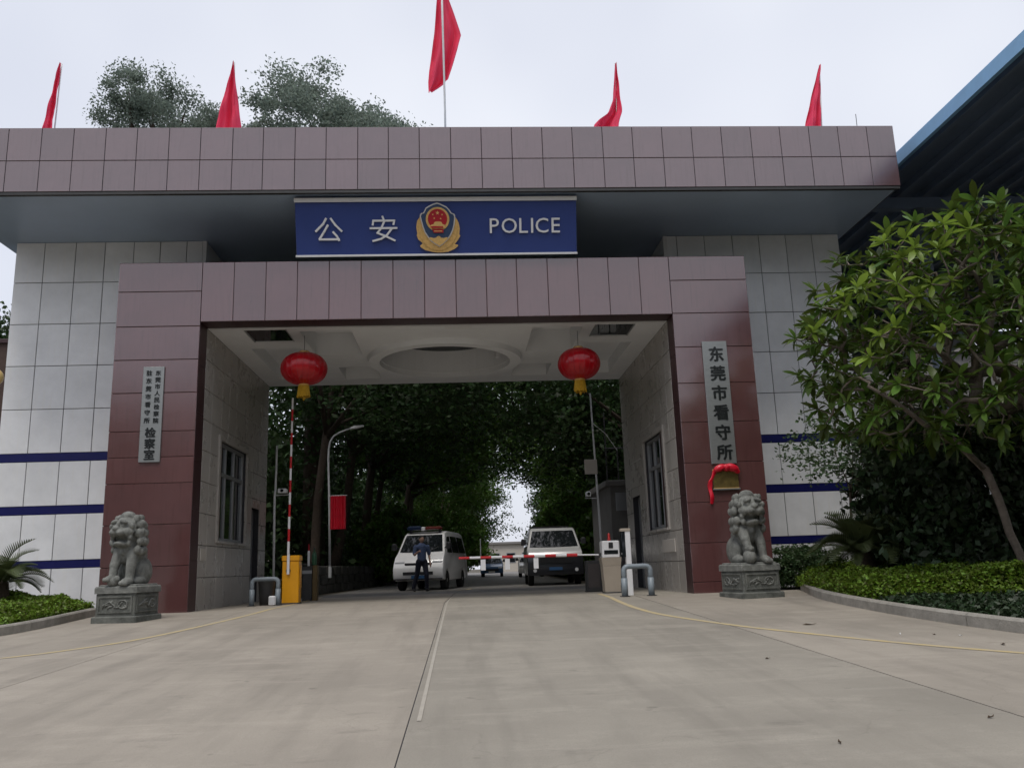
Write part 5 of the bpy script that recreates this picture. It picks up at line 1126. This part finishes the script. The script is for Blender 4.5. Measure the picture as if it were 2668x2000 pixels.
# --- frangipani on the right
def frangipani():
    base = Vector((8.95, -4.5, -.05))
    t = root('frangipani_tree', tuple(base), 'spreading tree with forked bare branches and large glossy leaves at right', 'tree')
    rr = random.Random(21); rng = np.random.default_rng(21)
    limbs = [[(8.95, 0, -.1), (8.80, 0, .57), (8.68, 0, .92), (8.58, 0, 1.47), (8.45, 0, 1.9), (8.12, -.1, 2.2)],
             [(9.35, .3, -.1), (9.55, .2, 1.2), (9.55, .1, 2.4), (9.33, 0, 3.386), (8.85, 0, 3.551), (8.77, 0, 3.92), (8.96, .05, 4.37), (9.07, .1, 4.71)],
             [(9.07, .1, 4.71), (8.716, -.1, 5.12), (8.31, -.2, 5.37)], [(8.77, 0, 3.92), (8.14, -.2, 4.33), (7.91, -.3, 5.09)],
             [(8.85, 0, 3.5), (8.16, -.35, 3.39), (7.36, -.5, 3.95), (6.82, -.5, 4.25)], [(8.14, -.2, 4.33), (7.45, -.1, 4.62), (7.01, 0, 5.0)], [(8.16, -.35, 3.39), (7.55, -.7, 3.7), (6.6, -.8, 3.9)],
             [(9.07, .1, 4.71), (9.2, .3, 5.2), (9.53, .3, 5.8)], [(8.12, -.1, 2.2), (7.5, -.3, 2.5), (6.9, -.5, 2.9), (6.45, -.5, 3.2)], [(8.45, 0, 1.9), (8.1, .4, 2.6), (7.6, .7, 3.2)], [(9.33, 0, 3.386), (9.9, -.3, 4.0), (10.4, -.4, 4.9)], [(9.55, .1, 2.4), (10.2, .2, 3.0), (10.9, .1, 3.7)]]
    nodes = []; par = []          # positions relative to world with y offset -4.5
    def add(p, q): nodes.append(Vector(p)); par.append(q); return len(nodes)-1
    for lb_ in limbs:
        prev = -1
        # attach to nearest existing node when the limb starts on one
        p0 = Vector(lb_[0]); best = min(range(len(nodes)), key=lambda k: (nodes[k]-p0).length) if nodes else -1
        if best >= 0 and (nodes[best]-p0).length < .25: prev = best; seq = lb_[1:]
        else: seq = lb_
        for p in seq:
            p = Vector(p)
            if prev >= 0:
                a = nodes[prev]; n = max(1, int((p-a).length/.25))
                for k in range(1, n): prev = add(a.lerp(p, k/n)+Vector((rr.uniform(-.02, .02), rr.uniform(-.02, .02), rr.uniform(-.02, .02))), prev)
            prev = add(p, prev)
    # tips on the dome of the crown
    tips = []
    tries = 0
    while len(tips) < 740 and tries < 90000:
        tries += 1
        a = rr.uniform(0, 2*math.pi); e = math.asin(rr.uniform(-.85, 1)); k = rr.uniform(.82, 1.02) if rr.random() < .6 else rr.uniform(.4, .82)
        p = Vector((9.15+3.35*k*math.cos(a)*math.cos(e), .15+2.5*k*math.sin(a)*math.cos(e), 3.85+2.55*k*math.sin(e)*(1.0 if e > 0 else .9)))
        lowcut = 2.1 if p.x > 7.2 else 2.9
        if p.z < lowcut-.5 or p.x > 12.2: continue
        if all((p-q).length > .17 for q in tips): tips.append(p)
        elif rr.random() < .004: tips.append(p)
    core = Vector((8.9, .0, 3.2)); tips.sort(key=lambda p: (p-core).length)
    tipn = []
    for p in tips:
        # prefer nodes further in, so branches run outward
        cand = min(range(6, len(nodes)), key=lambda k: (nodes[k]-p).length+.55*max(0, (nodes[k]-core).length-(p-core).length+.2))
        a = nodes[cand]; L = (p-a).length; n = max(2, int(L/.22)); prev = cand
        bend = Vector((rr.uniform(-.1, .1), rr.uniform(-.1, .1), -.14*L))
        for k in range(1, n+1):
            u = k/n; prev = add(a.lerp(p, u)+bend*4*u*(1-u), prev)
        tipn.append(prev)
    cnt = [0]*len(nodes)
    for k in tipn:
        while k >= 0: cnt[k] += 1; k = par[k]
    rad = [min(.13, .0105*max(1, c)**.48) for c in cnt]
    kids = {}
    for i, p in enumerate(par): kids.setdefault(p, []).append(i)
    off = Vector((-base.x, -4.5-base.y, -base.z)); mb = MB()
    done = set(); stack = list(kids.get(-1, []))
    stack = [(s, None) for s in stack]
    while stack:
        i, p = stack.pop(); chain = [i] if p is None else [p, i]
        while True:
            ch = kids.get(chain[-1], [])
            if not ch: break
            ch = sorted(ch, key=lambda k: -cnt[k]); 
            for c in ch[1:]: stack.append((c, chain[-1]))
            chain.append(ch[0])
        if len(chain) > 1:
            rs = [rad[k] for k in chain]
            if p is not None: rs[0] = rs[1]
            mb.tube([tuple(nodes[k]+off) for k in chain], rs, 6)
    mb.build('trunk', 'barkpale', t, smooth=True)
    # leaves: whorl at each tip
    def leaf_shape(L, W, curl, n=5):
        vs = []; fs = []
        for i in range(n+1):
            u = i/n; w = W*(math.sin(math.pi*min(1, u*.93+.05)**1.25))**.8*.5 if 0 < u < 1 else W*.03
            z = -curl*u*u*L
            vs += [(u*L, -w, z+.16*w), (u*L, 0, z), (u*L, w, z+.16*w)]
        for i in range(n):
            a = 3*i; fs += [(a, a+1, a+4, a+3), (a+1, a+2, a+5, a+4)]
        return vs, fs
    shapes = [leaf_shape(.33, .105, .3), leaf_shape(.40, .12, .16), leaf_shape(.27, .085, .5)]
    meshes = [MB().add(*s).mesh('leaf', 'franglit', smooth=True) for s in shapes]
    cam = Vector((.152, -17.52, .656)); allv = []
    for k in tipn:
        p = nodes[k]; d = (p-nodes[par[k]]).normalized(); d = (d+Vector((0, 0, .5))).normalized()
        q = d.to_track_quat('Z', 'Y'); n = rr.randint(10, 15)
        for i in range(n):
            az = i*2.4+rr.uniform(-.3, .3); el = R(70)-R(85)*(i/n)+rr.uniform(-.2, .2)
            v = q @ Vector((math.cos(az)*math.cos(el), math.sin(az)*math.cos(el), math.sin(el)))
            v = (v+Vector((0, 0, -.12))).normalized()
            x = v; y_ = Vector((0, 0, 1)).cross(x); y_ = (y_ if y_.length > .05 else Vector((0, 1, 0))).normalized(); z = x.cross(y_)
            rot = Matrix((x, y_, z)).transposed().to_4x4() @ Matrix.Rotation(rr.uniform(-.6, .6), 4, 'X')
            mt = Matrix.Translation(p+off+Vector((0, -0, 0))-d*.02*i/n) @ rot @ Matrix.Scale(rr.uniform(.45, 1.0), 4)
            # how much of the leaf faces outward to the open forecourt side
            allv.append((mt, rr.randrange(3), (p-Vector((9.4, 1.2, 3.9))).dot(Vector((-.62, -.62, .45)))))
    allv.sort(key=lambda a: -a[2])
    for mt, s, _ in allv[:290]:
        o = bpy.data.objects.new('leaf', meshes[s]); COL.objects.link(o); o.parent = t; o.matrix_basis = mt
    big = MB()
    for mt, s, _ in allv[290:]:
        vs, fs = shapes[s]; big.add([tuple(mt @ Vector(v)) for v in vs], fs)
    o = big.build('leaves', 'frang', t, smooth=True); o['kind'] = 'stuff'
frangipani()

# --- cycads
def frond_mesh(L, n=26):
    mb = MB(); pts = []
    for i in range(n+1):
        u = i/n; pts.append(Vector((u*L*.92, 0, .42*L*math.sin(u*2.3)*.6-.16*L*u*u)))
    mb.tube([tuple(p) for p in pts[::3]], [.012*(1-.7*i/len(pts[::3])) for i in range(len(pts[::3]))], 4)
    for i in range(3, n):
        u = i/n; w = L*.30*math.sin(math.pi*(u*.86+.12))**.7
        for s in (-1, 1):
            p = pts[i]; d = (pts[i]-pts[i-1]).normalized(); tip = p+d*w*.55+Vector((0, s*w*.85, w*.28)); b = d*.016
            mb.add([tuple(p-b), tuple(p+b), tuple(p.lerp(tip, .5)+b*.9), tuple(tip), tuple(p.lerp(tip, .5)-b*.6)], [(0, 1, 2, 3, 4)])
    return mb.mesh('frond', 'cycad')
FM = [frond_mesh(1.05), frond_mesh(.9), frond_mesh(.75)]
def cycad(loc, n, s, label, stem_h):
    t = root('cycad', loc, label, 'plant', 'cycad palms in the garden beds')
    MB().lathe([(.20, -.05), (.22, .15), (.20, stem_h*.6), (.16, stem_h), (.06, stem_h+.08)], n=14).build('stem', 'bark', t)
    rr = random.Random(int(loc[0]*10))
    for i in range(n):
        az = i*2.399; el = R(78)-R(75)*(i/n)**.8
        o = bpy.data.objects.new('frond', FM[i % 3]); COL.objects.link(o); o.parent = t
        o.location = (.06*math.cos(az), .06*math.sin(az), stem_h); o.rotation_euler = (rr.uniform(-.3, .3), -el+R(25), az); o.scale = (s*rr.uniform(.85, 1.1),)*3
cycad((7.55, -1.9, .06), 42, 1.15, 'olive cycad with arching fronds beside the lion with the ball', .62)
cycad((-8.42, -.9, .08), 30, .92, 'dark cycad at the left edge behind the clipped hedge', .60)

# --- ground cover and shrubs
def cover(name, label, poly, hfun, dens, leaf, m, seed, cat='hedge'):
    rng = np.random.default_rng(seed); P = np.array(poly, float); lo, hi = P.min(0), P.max(0); n = int(dens*np.prod(hi-lo))
    q = rng.uniform(lo, hi, (n, 2)); ins = np.zeros(n, bool)
    for i in range(len(P)):
        (x0, y0), (x1, y1) = P[i], P[i-1]
        with np.errstate(divide='ignore', invalid='ignore'):
            c = ((y0 > q[:, 1]) != (y1 > q[:, 1])) & (q[:, 0] < (x1-x0)*(q[:, 1]-y0)/(y1-y0)+x0)
        ins ^= c
    q = q[ins]; n = len(q)
    # distance to the outline, for rounded shoulders
    dist = np.full(n, 9.)
    for i in range(len(P)):
        a, b = P[i-1], P[i]; ab = b-a; tt = np.clip(((q-a)@ab)/(ab@ab), 0, 1); dist = np.minimum(dist, np.linalg.norm(q-(a+tt[:, None]*ab), axis=1))
    g = np.array([gz(y) for y in q[:, 1]])
    h = hfun*(.80+.12*np.sin(q[:, 0]*3.1+seed)+.10*np.sin(q[:, 1]*3.7+1.3*seed)+.07*np.sin(q[:, 0]*7+q[:, 1]*6.1))
    h *= np.clip(dist/.22, .25, 1)**.5
    z = g+.08+h*np.where(dist < .25, rng.uniform(.05, 1, n), 1-rng.uniform(0, 1, n)**2*.45)+rng.normal(size=n)*.018
    o = link(name, quads_mesh(name, leaf_quads(rng, np.stack([q[:, 0], q[:, 1], z], 1), leaf, .62, up=.45), m)); return tag(o, label, cat, kind='stuff')
cover('hedge', 'bright green clipped hedge along the right garden bed', [(6.78, -.9), (6.45, -2.6), (6.38, -4.2), (6.95, -4.95), (8.2, -5.5), (10.2, -5.9), (12.5, -5.9), (12.5, .2), (7.0, .2)], .50, 5600, .055, 'hedge', 1)
cover('ground_cover', 'low dark ground cover between hedge and right kerb', [(6.42, -4.5), (6.30, -5.6), (6.30, -6.6), (6.40, -7.9), (6.9, -9.2), (8.2, -10.6), (12.0, -10.8), (12.5, -6.0), (10.2, -6.0), (8.2, -5.6), (6.95, -5.05)], .16, 1800, .08, 'shrub', 2, 'ground cover')
cover('hedge', 'bright green clipped hedge along the left garden bed', [(-7.18, -.3), (-7.08, -1.6), (-7.0, -2.7), (-7.1, -3.6), (-7.6, -4.9), (-9.0, -6.2), (-11, -6.6), (-11, .4), (-7.2, .4)], .42, 5600, .055, 'hedge', 3)
bush('garden_shrub', 'dark broad shrub under the spreading tree', (9.7, -2.5, .1), (2.1, 1.2, 2.0), 0, 'shrub', 'dark shrubs in the right garden bed', leaf=.085, kind='dk')
bush('garden_shrub', 'tall dark shrub behind the spreading tree trunk', (9.5, -.4, .1), (1.2, 1.0, 2.1), 1, 'shrub', 'dark shrubs in the right garden bed', leaf=.085, kind='dk')
bush('garden_shrub', 'dark shrub at the right edge behind the hedge', (11.6, -2.8, .1), (1.6, 1.3, 1.9), 2, 'shrub', 'dark shrubs in the right garden bed', leaf=.085, kind='dk')
bush('garden_shrub', 'low dark shrub beside the cycad and tiled wing', (9.0, -2.6, .1), (1.1, .8, .8), 2, 'shrub', 'dark shrubs in the right garden bed', leaf=.085, kind='dk')
bush('garden_shrub', 'rounded olive shrub at the foot of the olive cycad', (7.35, .4, .1), (.75, .6, .50), 1, 'leafmid', 'dark shrubs in the right garden bed', leaf=.10, kind='lt')
tree('small_tree', 'thin small-leaved sapling against the tiled wing above the olive cycad', (8.3, -.3, .1), (-.25, 0, 2.75), (.27, .22, .20), 'sapling', 0, 'leafmid', 'bark', .035, leaf=.42, n_clump=120, per=14, spread=.12, limbs=12, shell=.3)

# ------------------------------------------------------------------ litter on the forecourt
def leaf_on_ground(x, y, s, m, label, cat, rz):
    t = MB().add([(-s, 0, .004), (-.3*s, -.3*s, .014), (.5*s, -.25*s, .010), (s, 0, .022), (.4*s, .3*s, .008), (-.4*s, .25*s, .018), (0, 0, .004)], [(0, 1, 6), (1, 2, 6), (2, 3, 6), (3, 4, 6), (4, 5, 6), (5, 0, 6)]).build('fallen_leaf' if m == 'deadleaf' else 'paper_scrap', m, None, loc=(x, y, gz(y)+.001), rot=(0, 0, rz))
    tag(t, label, cat, 'litter on the forecourt'); return t
LIT = [(4.54, -6.52, .10, 'deadleaf', 'long curled dead leaf on the right lane below the ball lion'), (5.03, -7.86, .03, 'litter', 'white scrap nearest the dead leaf on the right lane'), (5.33, -8.02, .025, 'deadleaf', 'tiny dead leaf between two white scraps'),
       (5.53, -8.19, .03, 'litter', 'white scrap nearest the right kerb'), (5.5, -8.98, .06, 'deadleaf', 'dead leaf by the right end of the yellow line'), (3.0, -9.28, .03, 'deadleaf', 'small dead leaf on the middle lane'), (3.40, -12.1, .03, 'deadleaf', 'dead leaf on the joint at the lower right'), (2.24, -12.54, .025, 'deadleaf', 'tiny dead leaf low on the middle lane')]
for i, (x, y, s, m, lab) in enumerate(LIT): leaf_on_ground(x, y, s, m, lab, 'leaf' if m == 'deadleaf' else 'scrap', i*1.1)
